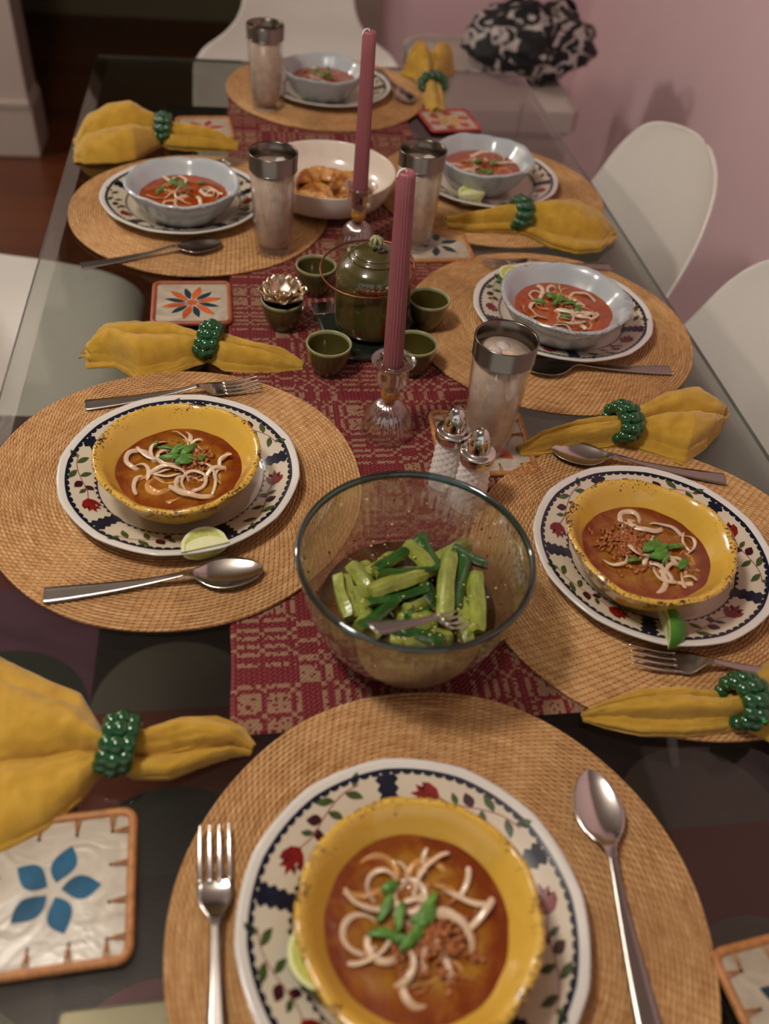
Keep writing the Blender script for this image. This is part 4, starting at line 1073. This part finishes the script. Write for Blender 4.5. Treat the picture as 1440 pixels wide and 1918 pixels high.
coaster(.2560, .7270, -.03, .052, [(6, ORANGEP, .008, .042, .016, .3)], 'shell coaster with orange petals under the near tumbler')
coaster(.2800, 1.1740, .05, .047, [(6, TEALP, .008, .036, .012, .3)], 'coaster under the tumbler behind the near candle', False)
coaster(.3850, 1.6420, .15, .047, [(6, REDP, .020, .044, .020, .3), (6, GOLDP, .004, .03, .012, .8)], 'coaster with yellow and red flower at the far right in front of a napkin', False, REDP)
coaster(-.0610, 1.5700, .1, .045, [(6, REDP, .006, .036, .012, .2)], 'coaster peeking out behind the far left napkin', False)

# ------------------------------------------------------------------ chairs
def chair(name, x, y, rz, label, stn, sc=1.0, curlf=1.0):
    t = thing(name, (x, y, 0), label, 'chair', rz, 'white moulded dining chairs')
    P = crv(stn, 60); nv_ = 29; v = []; f = []
    for i, (py, pz, hw, curl) in enumerate(P):
        a = P[max(i-1, 0)]; b_ = P[min(i+1, 59)]; ty, tz = b_[0]-a[0], b_[1]-a[1]; L = math.hypot(ty, tz) or 1
        ny_, nz_ = -tz/L, ty/L
        if nz_ < 0 and pz < .5: ny_, nz_ = -ny_, -nz_
        # normal that turns from up (seat) to forward (back)
        ny_, nz_ = abs(tz)/L, abs(ty)/L
        for j in range(nv_):
            q = j/(nv_-1)*2-1; c = curl*abs(q)**2.6*curlf
            v.append((q*max(hw, .002), py+ny_*c, pz+nz_*c))
    for i in range(59):
        for j in range(nv_-1): k = i*nv_+j; f.append((k, k+1, k+nv_+1, k+nv_))
    o = MB().add(v, f).build('shell', CHAIRW, t); so = o.modifiers.new('t', 'SOLIDIFY'); so.thickness = .007; so.offset = 0
    sb = o.modifiers.new('s', 'SUBSURF'); sb.levels = 1; sb.render_levels = 1
    for sx in (-1, 1):
        for sy in (-1, 1):
            MB().tube([(sx*.09, sy*.08-.01, .395), (sx*.21, sy*.20-.01, .0125 if y < 2 else .001)], .009, 12).build('leg', WOODLEG, t)
    MB().tube([(-.14, -.13, .22), (0, -.0, .33), (.14, .11, .22)], .005, 8).build('brace', WOODLEG, t)
    MB().tube([(.14, -.13, .22), (0, -.0, .325), (-.14, .11, .22)], .005, 8).build('brace', WOODLEG, t)
SIDE = [(.215, .405, .19, .0), (.212, .425, .205, .01), (.16, .437, .222, .03), (.05, .43, .235, .055), (-.06, .425, .24, .075), (-.14, .445, .235, .085), (-.19, .50, .228, .08), (-.215, .58, .222, .065), (-.235, .66, .212, .05), (-.25, .73, .196, .04), (-.262, .785, .160, .03), (-.268, .812, .105, .015), (-.270, .824, .045, .004), (-.2705, .8255, .004, 0)]
chair('dining_chair', .500, 1.405, PI/2, 'white moulded chair whose whole back shows against the pink wall', SIDE)
chair('dining_chair', .515, .915, PI/2, 'white moulded chair cut by the right photo edge', SIDE)
chair('dining_chair', -.42, 1.36, -PI/2, 'white moulded chair at the left side of the table, cut by the photo edge', SIDE)
ARM = [(.235, .41, .25, .0), (.23, .43, .27, .01), (.16, .44, .28, .03), (.03, .43, .285, .06), (-.08, .43, .285, .08), (-.15, .46, .285, .07), (-.18, .51, .285, .05), (-.19, .55, .262, .03), (-.20, .59, .205, .02), (-.205, .64, .160, .015), (-.215, .70, .145, .015), (-.225, .78, .14, .015), (-.23, .88, .14, .02), (-.24, .97, .13, .02), (-.245, 1.01, .06, .01), (-.245, 1.015, .005, 0)]
chair('dining_armchair', .165, 2.42, PI, 'white moulded armchair with flaring sides at the far head of the table', ARM)

# ------------------------------------------------------------------ storage box with bag
def m_fab():
    n = N('weathered grey canvas'); f = n.noise(7, 4, None, .6, .5)
    return n.done(n.bsdf(n.ramp(f, [(.3, lin('8f857c')), (.7, lin('b3a89e'))]), .8, n.bump(n.noise(14, 3), .5, .01)))
FAB = m_fab(); FABL = simple('worn pale canvas corner', 'b5a89e', .75, .08, 10); SEAM = simple('dark seam piping', '5a5048', .8)
bx = thing('storage_ottoman', (.690, 2.46, 0), 'grey canvas box with seams standing in the corner under the patterned bag', 'storage box', .02)
MB().box((-.21, -.25, .02), (.155, .25, .49), bev=.02).build('body', FAB, bx, smooth=False)
lidm = MB().box((-.218, -.258, .495), (.163, .258, .59), bev=.022); lidm.build('lid', FABL, bx, smooth=False)
MB().box((-.0, -.2605, .496), (.004, -.2585, .588)).build('seam', SEAM, bx, smooth=False)
def m_bag():
    n = N('black and white floral cloth'); tc = n.obj()
    v1 = n.n('TexVoronoi', i_Scale=20.0); v1.feature = 'F1'; nz = n.n('TexNoise', i_Scale=9.0, i_Detail=2.0); n.l(tc, nz.inputs['Vector'])
    mx = n.n('Mix', data_type='VECTOR'); mx.inputs[0].default_value = .16; n.l(tc, mx.inputs[4]); n.l(nz.outputs['Color'], mx.inputs[5]); n.l(mx.outputs[1], v1.inputs['Vector'])
    d = v1.outputs['Distance']; w = n.math('SINE', n.math('MULTIPLY', d, 11))
    col = n.ramp(w, [(.0, lin('0a080a')), (.45, lin('100d10')), (.6, lin('8e8480')), (.9, lin('b4aaa4'))])
    return n.done(n.bsdf(col, .7))
bag = thing('quilted_bag', (.750, 2.40, .592), 'black and white floral bag slumped on the grey box by the pink wall', 'bag', .1)
MB().ball((.0, .0, .080), .15, 64, 40, sc=(1.12, .90, .60), fn=lambda d: 1+.16*noise.noise(d*2.2)+.09*noise.noise(d*6)+.04*noise.noise(d*13)).floor0().build('bag_body', m_bag(), bag)
MB().tube(crv([(-.09, -.02, .17), (-.05, -.08, .21), (.03, -.09, .205), (.08, -.04, .17)], 24), .012, 10, flat=.4).build('handle', simple('black webbing', '0e0c0e', .7), bag)

# ------------------------------------------------------------------ lamps
def lamp(name, loc, r, power, color, label):
    t = thing(name, loc, label, 'lamp')
    n = N('lit opal glass '+name); e = n.n('Emission', i_Color=color, i_Strength=power)
    MB().ball((0, 0, 0), r, 32, 16).build('opal_globe', n.done(e.outputs[0]), t)
    MB().tube([(0, 0, r-.005), (0, 0, 2.5-loc[2])], .008, 10).build('rod', BRASS, t)
    MB().lathe([(0, 2.5-loc[2]-.03), (.05, 2.5-loc[2]-.025), (.055, 2.5-loc[2]-.001), (0, 2.5-loc[2]-.001)], 32).build('canopy', BRASS, t)
lamp('pendant_lamp', (-.46, .47, 2.14), .11, 108, (1.0, .93, .86, 1), 'round opal glass pendant lamp hanging left above the table')
lamp('fill_lamp', (-1.7, 2.6, 2.1), .12, 110, (1.0, .92, .84, 1), 'unseen round fill lamp added in the open room to the left')  # added fill light, out of view, brightens the far end and wall
w = bpy.data.worlds.new('World'); S.world = w; w.use_nodes = True
w.node_tree.nodes['Background'].inputs[0].default_value = (.9, .88, .88, 1); w.node_tree.nodes['Background'].inputs[1].default_value = .75

# ------------------------------------------------------------------ camera
cam = bpy.data.cameras.new('Camera'); co = bpy.data.objects.new('Camera', cam); COL.objects.link(co); S.camera = co
F = Vector((.14778, .69525, -.70341)); Rr = Vector((.98851, -.12665, .0825)); U = Vector((.03173, .70752, .70598))
M = Matrix((Rr, U, -F)).transposed().to_4x4(); M.translation = Vector((0, 0, TZ+.63393)); co.matrix_world = M
cam.sensor_fit = 'HORIZONTAL'; cam.sensor_width = 24; cam.lens = 24*1649.08/1440; cam.clip_start = .02
cam.dof.use_dof = True; cam.dof.focus_distance = .93; cam.dof.aperture_fstop = 2.9

S.view_settings.view_transform = 'Standard'; S.view_settings.look = 'None'; S.view_settings.gamma = 1; S.view_settings.exposure = 0
try: S.view_settings.use_curve_mapping = False
except Exception: pass
S.cycles.transparent_max_bounces = 32; S.cycles.max_bounces = 10; S.cycles.use_denoising = True
S.cycles.caustics_reflective = False; S.cycles.caustics_refractive = False
